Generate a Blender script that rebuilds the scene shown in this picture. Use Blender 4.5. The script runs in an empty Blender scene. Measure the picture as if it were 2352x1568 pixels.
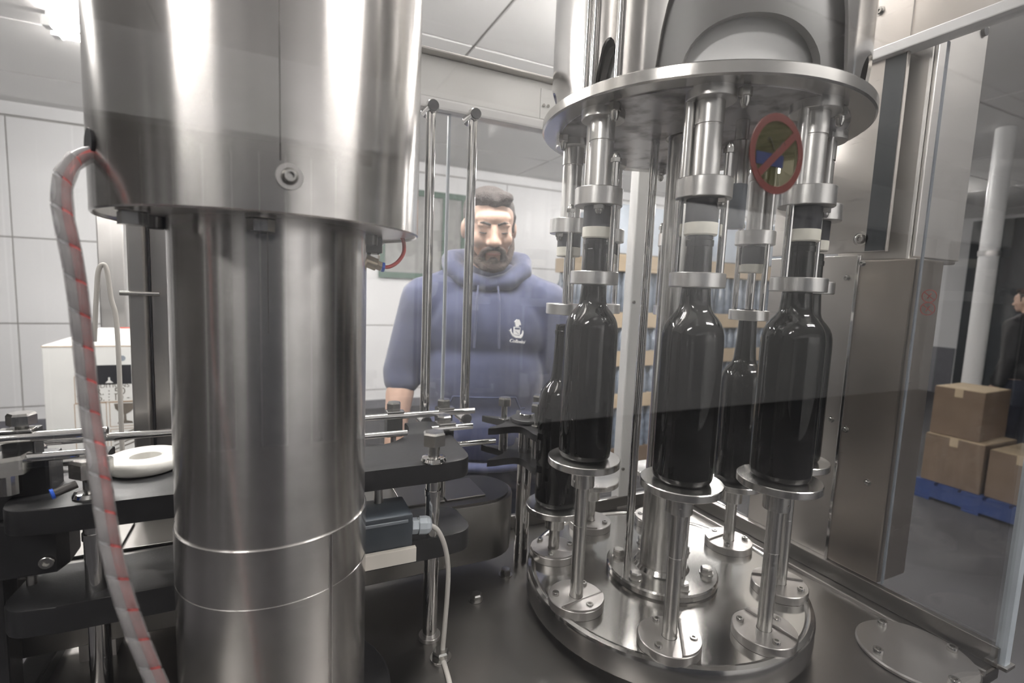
import bpy, bmesh, math, random
from mathutils import Vector, Matrix
random.seed(4)
PI = math.pi
SC = bpy.context.scene
COL = SC.collection
# ------------------------------------------------------------------ camera
# world: X runs along the bottling line, Y from the front guard to the back wall, Z up, floor at 0
cam = bpy.data.cameras.new('camera')
cam.sensor_width = 36.0
cam.lens = 36.0 * 1150.0 / 2352.0
cam.clip_start = 0.02
cam.dof.use_dof = True
cam.dof.focus_distance = 0.72
cam.dof.aperture_fstop = 5.0
co = bpy.data.objects.new('camera', cam)
COL.objects.link(co)
co.matrix_world = Matrix(((0.90367, 0.00901, -0.42813, 0.0),
                          (-0.42638, 0.1116, -0.89763, 0.0),
                          (0.03969, 0.99371, 0.10469, 1.48),
                          (0, 0, 0, 1)))
SC.camera = co
# ------------------------------------------------------------------ world, exposure
w = bpy.data.worlds.new('world')
SC.world = w
w.use_nodes = True
w.node_tree.nodes['Background'].inputs[0].default_value = (1, 1, 1, 1)
w.node_tree.nodes['Background'].inputs[1].default_value = 0.0
SC.view_settings.view_transform = 'Standard'
SC.view_settings.look = 'None'
SC.view_settings.gamma = 1.0
SC.view_settings.exposure = -0.08
SC.view_settings.use_curve_mapping = False
TUBE_POWER = 127.0
SC.cycles.max_bounces = 7
SC.cycles.diffuse_bounces = 3
SC.cycles.glossy_bounces = 4
SC.cycles.use_adaptive_sampling = True
SC.cycles.adaptive_threshold = .1
SC.cycles.transparent_max_bounces = 14
SC.cycles.caustics_reflective = True
SC.cycles.sample_clamp_indirect = 6.0

# ------------------------------------------------------------------ materials
MATS = {}
def mat(name):
    m = bpy.data.materials.new(name)
    m.use_nodes = True
    nt = m.node_tree
    nt.nodes.clear()
    out = nt.nodes.new('ShaderNodeOutputMaterial')
    MATS[name] = m
    return m, nt, out
def N(nt, t, **k):
    n = nt.nodes.new(t)
    for a, b in k.items():
        setattr(n, a, b)
    return n
def plain(name, col, rough=.5, metal=0., var=.08, scale=12., bump=0., bscale=60., spec=.5, stretch=(1, 1, 1), sheen=0., coat=0.):
    m, nt, out = mat(name)
    p = N(nt, 'ShaderNodeBsdfPrincipled')
    p.inputs['Roughness'].default_value = rough
    p.inputs['Metallic'].default_value = metal
    p.inputs['Specular IOR Level'].default_value = spec
    p.inputs['Sheen Weight'].default_value = sheen
    p.inputs['Coat Weight'].default_value = coat
    tc = N(nt, 'ShaderNodeTexCoord')
    mp = N(nt, 'ShaderNodeMapping')
    mp.inputs['Scale'].default_value = stretch
    nt.links.new(tc.outputs['Object'], mp.inputs[0])
    nz = N(nt, 'ShaderNodeTexNoise')
    nz.inputs['Scale'].default_value = scale
    nz.inputs['Detail'].default_value = 1.5
    nt.links.new(mp.outputs[0], nz.inputs['Vector'])
    cr = N(nt, 'ShaderNodeValToRGB')
    cr.color_ramp.elements[0].position = .3
    cr.color_ramp.elements[1].position = .7
    a = [max(0, c * (1 - var)) for c in col]
    b = [min(1, c * (1 + var)) for c in col]
    cr.color_ramp.elements[0].color = (*a, 1)
    cr.color_ramp.elements[1].color = (*b, 1)
    nt.links.new(nz.outputs['Fac'], cr.inputs[0])
    nt.links.new(cr.outputs[0], p.inputs['Base Color'])
    if bump:
        n2 = N(nt, 'ShaderNodeTexNoise')
        n2.inputs['Scale'].default_value = bscale
        nt.links.new(mp.outputs[0], n2.inputs['Vector'])
        bp = N(nt, 'ShaderNodeBump')
        bp.inputs['Strength'].default_value = bump
        bp.inputs['Distance'].default_value = .01
        nt.links.new(n2.outputs['Fac'], bp.inputs['Height'])
        nt.links.new(bp.outputs[0], p.inputs['Normal'])
    nt.links.new(p.outputs[0], out.inputs[0])
    return m
def steel(name, col=(.62, .6, .58), rough=.25, aniso=0., rot=.25, grain=(6, 6, 260), gamt=.06, dent=.0, stain=0., stain_col=(.12, .11, .11), dentscale=(9, 9, .6)):
    """brushed stainless steel; aniso stretches reflections across the brushing"""
    m, nt, out = mat(name)
    p = N(nt, 'ShaderNodeBsdfPrincipled')
    p.inputs['Metallic'].default_value = 1.
    tc = N(nt, 'ShaderNodeTexCoord')
    mp = N(nt, 'ShaderNodeMapping')
    mp.inputs['Scale'].default_value = grain
    nt.links.new(tc.outputs['Object'], mp.inputs[0])
    nz = N(nt, 'ShaderNodeTexNoise')
    nz.inputs['Scale'].default_value = 3.
    nz.inputs['Detail'].default_value = 1.5
    nt.links.new(mp.outputs[0], nz.inputs['Vector'])
    mr = N(nt, 'ShaderNodeMapRange')
    mr.inputs[3].default_value = max(.02, rough - gamt)
    mr.inputs[4].default_value = rough + gamt
    nt.links.new(nz.outputs['Fac'], mr.inputs[0])
    nt.links.new(mr.outputs[0], p.inputs['Roughness'])
    base = N(nt, 'ShaderNodeRGB')
    base.outputs[0].default_value = (*col, 1)
    csock = base.outputs[0]
    if stain:
        ns = N(nt, 'ShaderNodeTexNoise')
        ns.inputs['Scale'].default_value = 22.
        ns.inputs['Detail'].default_value = 6
        nt.links.new(tc.outputs['Object'], ns.inputs['Vector'])
        r2 = N(nt, 'ShaderNodeValToRGB')
        r2.color_ramp.elements[0].position = .47
        r2.color_ramp.elements[1].position = .66
        nt.links.new(ns.outputs['Fac'], r2.inputs[0])
        ml = N(nt, 'ShaderNodeMath', operation='MULTIPLY')
        ml.inputs[1].default_value = stain
        nt.links.new(r2.outputs[0], ml.inputs[0])
        mx = N(nt, 'ShaderNodeMix', data_type='RGBA')
        nt.links.new(ml.outputs[0], mx.inputs[0])
        nt.links.new(csock, mx.inputs[6])
        mx.inputs[7].default_value = (*stain_col, 1)
        csock = mx.outputs[2]
    nt.links.new(csock, p.inputs['Base Color'])
    if aniso:
        p.inputs['Anisotropic'].default_value = aniso
        p.inputs['Anisotropic Rotation'].default_value = rot
        tg = N(nt, 'ShaderNodeTangent', direction_type='RADIAL', axis='Z')
        nt.links.new(tg.outputs[0], p.inputs['Tangent'])
    if dent:
        m3 = N(nt, 'ShaderNodeMapping')
        m3.inputs['Scale'].default_value = dentscale
        nt.links.new(tc.outputs['Object'], m3.inputs[0])
        n3 = N(nt, 'ShaderNodeTexNoise')
        n3.inputs['Scale'].default_value = 1.
        nt.links.new(m3.outputs[0], n3.inputs['Vector'])
        bp = N(nt, 'ShaderNodeBump')
        bp.inputs['Strength'].default_value = dent
        bp.inputs['Distance'].default_value = .02
        nt.links.new(n3.outputs['Fac'], bp.inputs['Height'])
        nt.links.new(bp.outputs[0], p.inputs['Normal'])
    nt.links.new(p.outputs[0], out.inputs[0])
    return m
def pane_mat(name, tint=(1, 1, 1), ior=1.5):
    m, nt, out = mat(name)
    tr = N(nt, 'ShaderNodeBsdfTransparent')
    tr.inputs[0].default_value = (*tint, 1)
    gl = N(nt, 'ShaderNodeBsdfGlossy')
    gl.inputs['Roughness'].default_value = .015
    fr = N(nt, 'ShaderNodeFresnel')
    fr.inputs[0].default_value = ior
    # the back of a face of a thin sheet is seen from inside the plastic: keep the outer index on both sides
    geo = N(nt, 'ShaderNodeNewGeometry')
    fr2 = N(nt, 'ShaderNodeFresnel')
    fr2.inputs[0].default_value = 1. / ior
    inv = N(nt, 'ShaderNodeMix', data_type='FLOAT')
    nt.links.new(geo.outputs['Backfacing'], inv.inputs[0])
    nt.links.new(fr.outputs[0], inv.inputs[2])
    # node Fresnel already inverts the index on backfaces; feeding 1/ior there cancels that
    nt.links.new(fr2.outputs[0], inv.inputs[3])
    mx = N(nt, 'ShaderNodeMixShader')
    nt.links.new(inv.outputs[0], mx.inputs[0])
    nt.links.new(tr.outputs[0], mx.inputs[1])
    nt.links.new(gl.outputs[0], mx.inputs[2])
    nt.links.new(mx.outputs[0], out.inputs[0])
    return m
def emit(name, col, power):
    m, nt, out = mat(name)
    e = N(nt, 'ShaderNodeEmission')
    e.inputs[0].default_value = (*col, 1)
    e.inputs[1].default_value = power
    nt.links.new(e.outputs[0], out.inputs[0])
    return m
def film(name, col, alpha):
    m, nt, out = mat(name)
    p = N(nt, 'ShaderNodeBsdfPrincipled')
    p.inputs['Base Color'].default_value = (*col, 1)
    p.inputs['Roughness'].default_value = .4
    nz = N(nt, 'ShaderNodeTexNoise')
    nz.inputs['Scale'].default_value = 90
    mr = N(nt, 'ShaderNodeMapRange')
    mr.inputs[3].default_value = max(0, alpha - .05)
    mr.inputs[4].default_value = min(1, alpha + .05)
    nt.links.new(nz.outputs['Fac'], mr.inputs[0])
    tr = N(nt, 'ShaderNodeBsdfTransparent')
    tr.inputs[0].default_value = (*[min(1, .55 + .45 * c) for c in col], 1)
    mx = N(nt, 'ShaderNodeMixShader')
    nt.links.new(mr.outputs[0], mx.inputs[0])
    nt.links.new(tr.outputs[0], mx.inputs[1])
    nt.links.new(p.outputs[0], mx.inputs[2])
    nt.links.new(mx.outputs[0], out.inputs[0])
    return m

plain('wall_paint', (.80, .80, .81), .6, var=.02, scale=2., bump=.02)
plain('wall_panel', (.84, .84, .85), .45, var=.02, scale=1.5)
plain('joint', (.42, .41, .40), .8)
plain('ceiling_panel', (.90, .89, .88), .6, var=.02, scale=2.)
plain('floor_grey', (.06, .059, .063), .62, spec=.25, var=.22, scale=1.3, bump=.03, bscale=20)
plain('wainscot', (.16, .16, .18), .6)
plain('dark_door', (.025, .03, .035), .5)
plain('curtain', (.03, .036, .05), .6)
plain('wall_left_dark', (.07, .068, .066), .6)
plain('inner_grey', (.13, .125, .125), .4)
plain('darkener_warm', (.09, .085, .08), .6)
plain('green_frame', (.07, .13, .10), .5)
plain('grey_board', (.33, .33, .32), .6)
plain('white_coat', (.78, .78, .78), .35, var=.02)
plain('black_plastic', (.014, .014, .0155), .42, var=.15, scale=60, bump=.03, bscale=400)
plain('black_rubber', (.03, .03, .034), .6)
plain('sleeve_rubber', (.022, .023, .03), .5)
plain('cream_seal', (.72, .70, .62), .5, var=.05, scale=80)
plain('white_nylon', (.78, .77, .73), .45, var=.03, scale=40)
plain('grey_plastic', (.20, .22, .25), .45)
plain('box_blue_grey', (.045, .055, .068), .4)
plain('light_grey_plastic', (.42, .46, .50), .4)
plain('cable_grey', (.50, .48, .45), .45)
plain('cream_strip', (.72, .68, .62), .6)
plain('blue_plastic', (.02, .10, .55), .35)
plain('red_tube', (.42, .035, .03), .35, var=.2, scale=40)
plain('hose_red', (.50, .10, .095), .4, var=.25, scale=50)
plain('hose_grey', (.46, .46, .47), .4, var=.2, scale=50)
film('wrap_film', (.66, .64, .64), .22)
plain('brass', (.55, .47, .36), .3, metal=1.)
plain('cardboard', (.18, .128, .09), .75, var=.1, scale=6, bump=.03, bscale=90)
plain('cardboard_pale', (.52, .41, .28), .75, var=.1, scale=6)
plain('carton_white', (.60, .60, .585), .6, var=.02)
plain('carton_edge', (.50, .42, .34), .8)
plain('print_brown', (.26, .16, .08), .8)
plain('print_dark', (.10, .085, .07), .8)
plain('print_black', (.012, .012, .015), .5)
plain('print_red', (.65, .10, .07), .6)
plain('pallet_blue', (.02, .05, .18), .55)
plain('bottle_stack', (.17, .20, .25), .25, var=.25, scale=18)
plain('shrink', (.60, .66, .74), .3, var=.1, scale=5)
plain('skin', (.60, .40, .31), .5, var=.07, scale=25, bump=.05, bscale=250)
plain('hair_dark', (.045, .035, .032), .7, var=.3, scale=120, bump=.6, bscale=260)
plain('beard', (.075, .052, .044), .75, var=.3, scale=160, bump=.6, bscale=300)
plain('eye_white', (.6, .58, .55), .3)
plain('lip', (.36, .17, .14), .5)
plain('hoodie', (.052, .062, .128), .85, var=.12, scale=9, bump=.35, bscale=14, sheen=.3)
plain('hoodie_dark', (.03, .04, .09), .9, var=.12, scale=9)
plain('trousers', (.02, .024, .04), .85, var=.15, scale=12, bump=.2, bscale=20)
plain('jacket_dark', (.016, .016, .018), .7, var=.2, scale=12, bump=.2, bscale=20)
plain('shoe', (.02, .02, .02), .5)
plain('logo_white', (.80, .80, .80), .7)
plain('sticker_red', (.36, .03, .02), .5)
film('sticker_tint', (.26, .25, .12), .11)
film('sticker_blue', (.025, .038, .13), .55)
film('sticker_ring', (.12, .018, .013), .78)
film('sticker_faint', (.45, .12, .10), .6)
steel('steel_tube', (.72, .70, .682), .24, aniso=.85, rot=.25, dent=.12, gamt=.03, stain=.12, stain_col=(.3, .28, .26))
steel('steel_drum', (.67, .65, .632), .24, aniso=.85, rot=.25, dent=.10, gamt=.03, stain=.12, stain_col=(.36, .34, .32))
steel('steel_polished', (.74, .73, .72), .08, gamt=.02)
steel('steel_turned', (.70, .69, .67), .25, aniso=.6, rot=.25, gamt=.03, grain=(1, 1, 1))
steel('alu_satin', (.76, .75, .735), .32, aniso=.4, rot=.25, gamt=.03)
steel('foot_satin', (.50, .485, .47), .34, aniso=.4, rot=.25, gamt=.03)
steel('cabinet_steel', (.78, .76, .74), .42, gamt=.05, grain=(4, 4, 200))
steel('steel_satin', (.60, .585, .57), .33, gamt=.05, grain=(4, 200, 4))
steel('steel_table', (.25, .24, .232), .30, gamt=.02, grain=(3, 60, 3), dent=.05, dentscale=(2.5, 2.5, 2.5))
steel('steel_lip', (.28, .27, .26), .3, gamt=.01)
steel('steel_wall', (.58, .555, .53), .3, gamt=.05, grain=(4, 4, 200), dent=.08, dentscale=(4, 4, .8))
steel('steel_sheet', (.60, .58, .56), .3, gamt=.05, grain=(4, 4, 200), dent=.08, dentscale=(4, 4, .8))
steel('steel_warm', (.52, .475, .43), .3, gamt=.05, grain=(4, 4, 200), dent=.08, dentscale=(4, 4, .8))
steel('steel_disc', (.52, .51, .495), .15, aniso=.5, rot=.25, gamt=.04, grain=(1, 1, 1), dent=.03, dentscale=(5, 5, 5))
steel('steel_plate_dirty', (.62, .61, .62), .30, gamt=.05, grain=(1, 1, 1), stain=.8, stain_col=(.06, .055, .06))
steel('steel_bolt', (.58, .57, .55), .22, gamt=.03)
steel('steel_dark', (.16, .155, .15), .3, gamt=.05)
steel('steel_skirt', (.70, .69, .68), .12, aniso=.5, rot=.25, gamt=.03, dent=.1)
plain('alu_white', (.74, .74, .73), .4, metal=.3, var=.02)
pane_mat('acrylic', ior=1.585)
pane_mat('bottle_glass', (.055, .075, .06), 1.62)
plain('wine', (.012, .006, .008), .15, var=.2)
emit('tube_light', (1., .97, .93), TUBE_POWER)

# ------------------------------------------------------------------ mesh helpers
def bmnew():
    return bmesh.new()
def obj(name, bm, m, parent=None, smooth=None, loc=None):
    me = bpy.data.meshes.new(name)
    bmesh.ops.recalc_face_normals(bm, faces=bm.faces)
    bm.to_mesh(me)
    bm.free()
    me.materials.append(MATS[m])
    if smooth is not None:
        me.shade_smooth()
        me.set_sharp_from_angle(angle=math.radians(smooth))
    o = bpy.data.objects.new(name, me)
    COL.objects.link(o)
    if parent:
        o.parent = parent
    if loc:
        o.location = loc
    return o
def empty(name, loc, rz=0.):
    o = bpy.data.objects.new(name, None)
    o.empty_display_size = .05
    COL.objects.link(o)
    o.location = loc
    o.rotation_euler = (0, 0, rz)
    return o
def tag(o, label, cat, group=None, kind=None):
    o['label'] = label
    o['category'] = cat
    if group:
        o['group'] = group
    if kind:
        o['kind'] = kind
    return o
def struct(o, label=None):
    o['kind'] = 'structure'
    if label:
        o['label'] = label
        o['category'] = o.name.split('_')[0]
    return o
def dup(o, parent, loc=None, rz=None):
    c = o.copy()
    COL.objects.link(c)
    c.parent = parent
    if loc is not None:
        c.location = loc
    if rz is not None:
        c.rotation_euler = (0, 0, rz)
    for ch in list(o.children):
        dup(ch, c)
    return c
def box(bm, x0, x1, y0, y1, z0, z1, bev=0.):
    r = bmesh.ops.create_cube(bm, size=1.)
    vs = r['verts']
    for v in vs:
        v.co = Vector(((x0 + x1) / 2 + v.co.x * (x1 - x0), (y0 + y1) / 2 + v.co.y * (y1 - y0), (z0 + z1) / 2 + v.co.z * (z1 - z0)))
    if bev:
        es = list({e for v in vs for e in v.link_edges})
        bmesh.ops.bevel(bm, geom=es, offset=bev, segments=2, affect='EDGES', profile=.6)
    return bm
def lathe(bm, prof, seg=32, M=None, close=False):
    """prof: list of (r, z); rings around z"""
    rings = []
    for r, z in prof:
        if r < 1e-6:
            rings.append([bm.verts.new((0, 0, z))])
        else:
            rings.append([bm.verts.new((r * math.cos(2 * PI * i / seg), r * math.sin(2 * PI * i / seg), z)) for i in range(seg)])
    pairs = list(zip(rings[:-1], rings[1:]))
    if close:
        pairs.append((rings[-1], rings[0]))
    for a, b in pairs:
        if len(a) == 1 and len(b) == 1:
            continue
        for i in range(seg):
            j = (i + 1) % seg
            if len(a) == 1:
                bm.faces.new((a[0], b[i], b[j]))
            elif len(b) == 1:
                bm.faces.new((a[i], b[0], a[j]))
            else:
                bm.faces.new((a[i], b[i], b[j], a[j]))
    if M is not None:
        for ring in rings:
            for v in ring:
                v.co = M @ v.co
    return bm
def cyl(bm, r, z0, z1, seg=32, c=.0, M=None, x=0., y=0.):
    c = c or min(r, abs(z1 - z0)) * .06
    T = Matrix.Translation((x, y, 0))
    M = (M @ T) if M is not None else T
    return lathe(bm, [(0, z0), (r - c, z0), (r, z0 + c), (r, z1 - c), (r - c, z1), (0, z1)], seg, M)
def ringp(bm, r0, r1, z0, z1, seg=40, c=.0, M=None, x=0., y=0.):
    c = c or min(r1 - r0, abs(z1 - z0)) * .08
    T = Matrix.Translation((x, y, 0))
    M = (M @ T) if M is not None else T
    return lathe(bm, [(r0, z0), (r1 - c, z0), (r1, z0 + c), (r1, z1 - c), (r1 - c, z1), (r0, z1)], seg, M, close=True)
def look(p, d):
    """matrix that sends local z to direction d at point p"""
    q = Vector(d).normalized().to_track_quat('Z', 'Y')
    return Matrix.Translation(p) @ q.to_matrix().to_4x4()
def prism(bm, pts, z0, z1, bev=0., M=None):
    n = len(pts)
    a = [bm.verts.new((x, y, z0)) for x, y in pts]
    b = [bm.verts.new((x, y, z1)) for x, y in pts]
    bm.faces.new(a[::-1])
    top = bm.faces.new(b)
    for i in range(n):
        bm.faces.new((a[i], a[(i + 1) % n], b[(i + 1) % n], b[i]))
    if bev:
        es = [e for e in bm.edges if (e.verts[0] in a and e.verts[1] in a) or (e.verts[0] in b and e.verts[1] in b)]
        r = bmesh.ops.bevel(bm, geom=es, offset=bev, segments=2, affect='EDGES', profile=.6)
    if M is not None:
        for v in bm.verts:
            v.co = M @ v.co
    return bm
def hexhead(bm, r, z0, z1, M=None, dome=.25):
    """hexagon head with a chamfered top"""
    pts = [(r * math.cos(PI / 3 * i), r * math.sin(PI / 3 * i)) for i in range(6)]
    h = z1 - z0
    rings = []
    for k, (s, z) in enumerate([(1, z0), (1, z1 - h * dome), (.86, z1)]):
        rings.append([bm.verts.new((x * s, y * s, z)) for x, y in pts])
    bm.faces.new(rings[0][::-1])
    bm.faces.new(rings[-1])
    for a, b in zip(rings[:-1], rings[1:]):
        for i in range(6):
            bm.faces.new((a[i], a[(i + 1) % 6], b[(i + 1) % 6], b[i]))
    if M is not None:
        for ring in rings:
            for v in ring:
                v.co = M @ v.co
    return bm
def socket(bm, r, z0, z1, seg=18, M=None):
    """cap screw head with a recessed hexagon socket"""
    h = z1 - z0
    lathe(bm, [(0, z0), (r, z0), (r, z1 - h * .12), (r * .9, z1), (r * .5, z1), (r * .48, z1 - h * .6), (0, z1 - h * .6)], seg, M)
    return bm
def smoothpath(pts, n=8):
    P = [Vector(p) for p in pts]
    P = [P[0] * 2 - P[1]] + P + [P[-1] * 2 - P[-2]]
    out = []
    for i in range(1, len(P) - 2):
        for k in range(n):
            t = k / n
            p0, p1, p2, p3 = P[i - 1:i + 3]
            out.append(.5 * ((2 * p1) + (p2 - p0) * t + (2 * p0 - 5 * p1 + 4 * p2 - p3) * t * t + (3 * p1 - p0 - 3 * p2 + p3) * t ** 3))
    out.append(P[-2])
    return out
def sweep(bm, path, r, seg=10, cap=True, rz=None):
    rings = []
    up = Vector((0, 1, 0))
    n = len(path)
    for i, p in enumerate(path):
        t = (path[min(i + 1, n - 1)] - path[max(i - 1, 0)]).normalized()
        if abs(t.dot(up)) > .95:
            s = t.cross(Vector((1, 0, 0))).normalized()
        else:
            s = t.cross(up).normalized()
        b = s.cross(t)
        rr = r[i] if isinstance(r, (list, tuple)) else r
        rings.append([bm.verts.new(p + (s * math.cos(2 * PI * k / seg) + b * math.sin(2 * PI * k / seg)) * rr) for k in range(seg)])
    for a, b in zip(rings[:-1], rings[1:]):
        for k in range(seg):
            bm.faces.new((a[k], a[(k + 1) % seg], b[(k + 1) % seg], b[k]))
    if cap:
        bm.faces.new(rings[0][::-1])
        bm.faces.new(rings[-1])
    return bm
def rod(bm, p, q, r, seg=14):
    p, q = Vector(p), Vector(q)
    return cyl(bm, r, 0, (q - p).length, seg, M=look(p, q - p))
def textmesh(name, body, size, m, parent, M, shear=0., extrude=.0006, align='LEFT'):
    cu = bpy.data.curves.new(name, 'FONT')
    cu.body = body
    cu.size = size
    cu.shear = shear
    cu.extrude = extrude
    cu.align_x = align
    cu.resolution_u = 3
    t = bpy.data.objects.new(name, cu)
    COL.objects.link(t)
    dg = bpy.context.evaluated_depsgraph_get()
    me = bpy.data.meshes.new_from_object(t.evaluated_get(dg))
    bpy.data.objects.remove(t)
    bpy.data.curves.remove(cu)
    me.materials.clear()
    me.materials.append(MATS[m])
    me.name = name
    me.transform(M)
    o = bpy.data.objects.new(name, me)
    COL.objects.link(o)
    if parent:
        o.parent = parent
    return o
FACE_Y = Matrix(((1, 0, 0, 0), (0, 0, -1, 0), (0, 1, 0, 0), (0, 0, 0, 1)))   # text plane facing -Y

# ------------------------------------------------------------------ room
RX0, RX1, RY0, RY1, RH = -4.6, 10.3, -4.2, 6.0, 2.93
b = bmnew(); box(b, RX0, RX1, RY0, RY1, -.1, 0)
struct(obj('floor', b, 'floor_grey'))
ceil = struct(obj('ceiling', box(bmnew(), RX0, RX1, RY0, RY1, RH, RH + .1), 'joint'))
pu = [1.1 + 1.7 * k for k in range(-3, 6)]
pv = [6.0, 5.1, 4.05, 3.0, 1.95, .9, -.15, -1.2, -2.25, -3.3, -4.2]
us = [RX0] + [x for x in pu if RX0 < x < RX1] + [RX1]
pm = {}
for i in range(len(us) - 1):
    for j in range(len(pv) - 1):
        wx, wy = us[i + 1] - us[i] - .018, pv[j] - pv[j + 1] - .018
        key = (round(wx, 3), round(wy, 3))
        if key not in pm:
            o = obj('panel', box(bmnew(), -wx / 2, wx / 2, -wy / 2, wy / 2, -.012, .004, .003), 'ceiling_panel', ceil)
            pm[key] = o
        else:
            o = pm[key].copy(); COL.objects.link(o); o.parent = ceil
        o.location = ((us[i] + us[i + 1]) / 2, (pv[j] + pv[j + 1]) / 2, RH)
wb = struct(obj('wall_back', box(bmnew(), RX0, RX1, RY1, RY1 + .12, 0, RH), 'joint'))
us2 = [RX0, -3.3, -2.1, -.9, .3, 1.5, 2.7, 3.9, 5.1, 6.3, 7.5, 8.7, 9.9, RX1]
zs2 = [0, .22, .99, 1.76, 2.80]
pm = {}
for i in range(len(us2) - 1):
    for j in range(len(zs2) - 1):
        wx, wz = us2[i + 1] - us2[i] - .012, zs2[j + 1] - zs2[j] - .012
        key = (round(wx, 3), round(wz, 3))
        if key not in pm:
            o = obj('panel', box(bmnew(), -wx / 2, wx / 2, -.014, .002, -wz / 2, wz / 2, .004), 'wall_panel', wb)
            pm[key] = o
        else:
            o = pm[key].copy(); COL.objects.link(o); o.parent = wb
        o.location = ((us2[i] + us2[i + 1]) / 2, RY1, (zs2[j] + zs2[j + 1]) / 2)
struct(obj('trim_1', box(bmnew(), RX0, RX1, RY1 - .03, RY1, 2.81, RH - .012), 'wall_panel'))
struct(obj('baseboard_back', box(bmnew(), RX0, RX1, RY1 - .035, RY1 - .016, 0, .10), 'wainscot'))
struct(obj('wall_left', box(bmnew(), RX0 - .12, RX0, RY0, RY1, 0, RH), 'wall_left_dark'))
# right wall: white above a dark dado, and a dark sliding door
struct(obj('wall_right', box(bmnew(), RX1, RX1 + .12, RY0, RY1, 0, RH), 'wall_paint'))
struct(obj('trim_2', box(bmnew(), RX1 - .02, RX1, 4.35, RY1 - .04, 0, .78), 'wainscot'))
dr = struct(empty('door_1', (RX1 - .03, 2.2, 0)))
for k in range(8):  # leaves towards the front are out of view, added to darken the pane reflection
    obj('leaf', box(bmnew(), -.03, .03, 2.14 - (k + 1) * 1.04, 2.14 - (k + 1) * 1.04 + 1.01, 0, 2.86, .006), 'dark_door', dr)
# wall behind the camera, with made-up dark strips to darken pane reflections
struct(obj('wall_front', box(bmnew(), RX0, RX1, RY0 - .12, RY0, 0, RH), 'wall_paint'))
cd = struct(empty('door_2', (-1.1, RY0 + .05, 0)))
obj('frame', box(bmnew(), -1.9, 1.9, -.02, .03, 2.52, 2.66, .006), 'darkener_warm', cd)
for k in range(18):
    obj('strip', box(bmnew(), -1.8 + k * .2, -1.8 + k * .2 + .19, -.012 + .012 * (k % 2), .0 + .012 * (k % 2), .02, 2.54), 'curtain', cd)
# added unseen beam keeping the added wall wash lights out of the pane reflection
struct(obj('trim_3', box(bmnew(), RX0, RX1, -3.35, -3.2, 2.42, RH, .004), 'wall_paint'))
for k, (y_, wd_) in enumerate(((-2.6, .5), (-1.3, .22), (-.55, .16), (5.0, .5))):  # pale pilasters added out of view to streak the steel reflections
    struct(obj('trim_%d' % (4 + k), box(bmnew(), RX0, RX0 + .08, y_, y_ + wd_, 0, RH), 'wall_paint'))
d3 = struct(empty('door_3', (RX0 + .03, 1.9, 0)))  # made-up dark leaves, unseen, giving dark bands in the drum reflection
for k in range(4):
    obj('leaf', box(bmnew(), -.03, .03, -2.1 + k * 1.06, -2.1 + k * 1.06 + 1.03, 0, 2.7, .006), 'darkener_warm', d3)
# window in a green frame on the back wall
wi = struct(empty('window_1', (1.62, RY1 - .03, 2.07)))
b = bmnew(); box(b, -.50, .50, -.02, .0, -.49, .49, .004); obj('pane', b, 'grey_board', wi)
for (x0, x1, z0, z1) in ((-.53, .53, .45, .52), (-.53, .53, -.52, -.45), (-.53, -.46, -.45, .45), (.46, .53, -.45, .45), (.22, .27, -.45, .45)):
    obj('frame_bar', box(bmnew(), x0, x1, -.045, -.02, z0, z1, .004), 'green_frame', wi)

# ------------------------------------------------------------------ ceiling lights
def fixture(x, y, label, drop=0.):
    r = tag(empty('ceiling_light', (x, y, RH - .013 - drop)), label, 'ceiling light', 'twin tube ceiling lights')
    for e in (-.4, .4):
        if drop:
            b = bmnew(); cyl(b, .006, 0, drop, 10, x=e); obj('hanger', b, 'white_coat', r, 40)
    obj('housing', box(bmnew(), -.62, .62, -.045, .045, -.05, 0, .008), 'white_coat', r)
    for s in (-1, 1):
        b = bmnew(); rod(b, (-.58, s * .075, -.075), (.58, s * .075, -.075), .019, 8)
        t = obj('tube', b, 'tube_light', r, 40)
        for e in (-1, 1):
            obj('tube_cap', box(bmnew(), e * .60 - .02, e * .60 + .02, min(s * .03, s * .098), max(s * .03, s * .098), -.1, -.045, .003), 'white_coat', r)
fixture(-.52, 3.85, 'twin tube ceiling light glaring beside the steel drum')
for x, y, l in ((4.3, 3.85, 'twin tube ceiling light beyond the filler tank'), (7.2, 3.85, 'twin tube ceiling light near the back right corner'),
                (-1.0, 2.0, 'added unseen tube light brightening the background, above and behind the steel drum'), (1.9, 1.75, 'added unseen tube light brightening the background, above the man in the hoodie'), (.45, .98, 'added unseen tube light brightening the man, right above the rear guard'),  # lamps added out of view to brighten the background and the man
                (-1.6, -.7, 'twin tube ceiling light behind the camera at left'), (1.6, -.7, 'twin tube ceiling light behind the camera'),
                (2.2, -3.8, 'added unseen tube light washing the front wall, nearer one'), (5.2, -3.8, 'added unseen tube light washing the front wall, farther one')):  # wall wash lamps added out of view to strengthen the pane reflection
    fixture(x, y, l, .32 if (x, y) in ((-1.0, 2.0), (1.9, 1.75), (.45, .98)) else 0.)  # drop added so these lamps also brighten the ceiling

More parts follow.
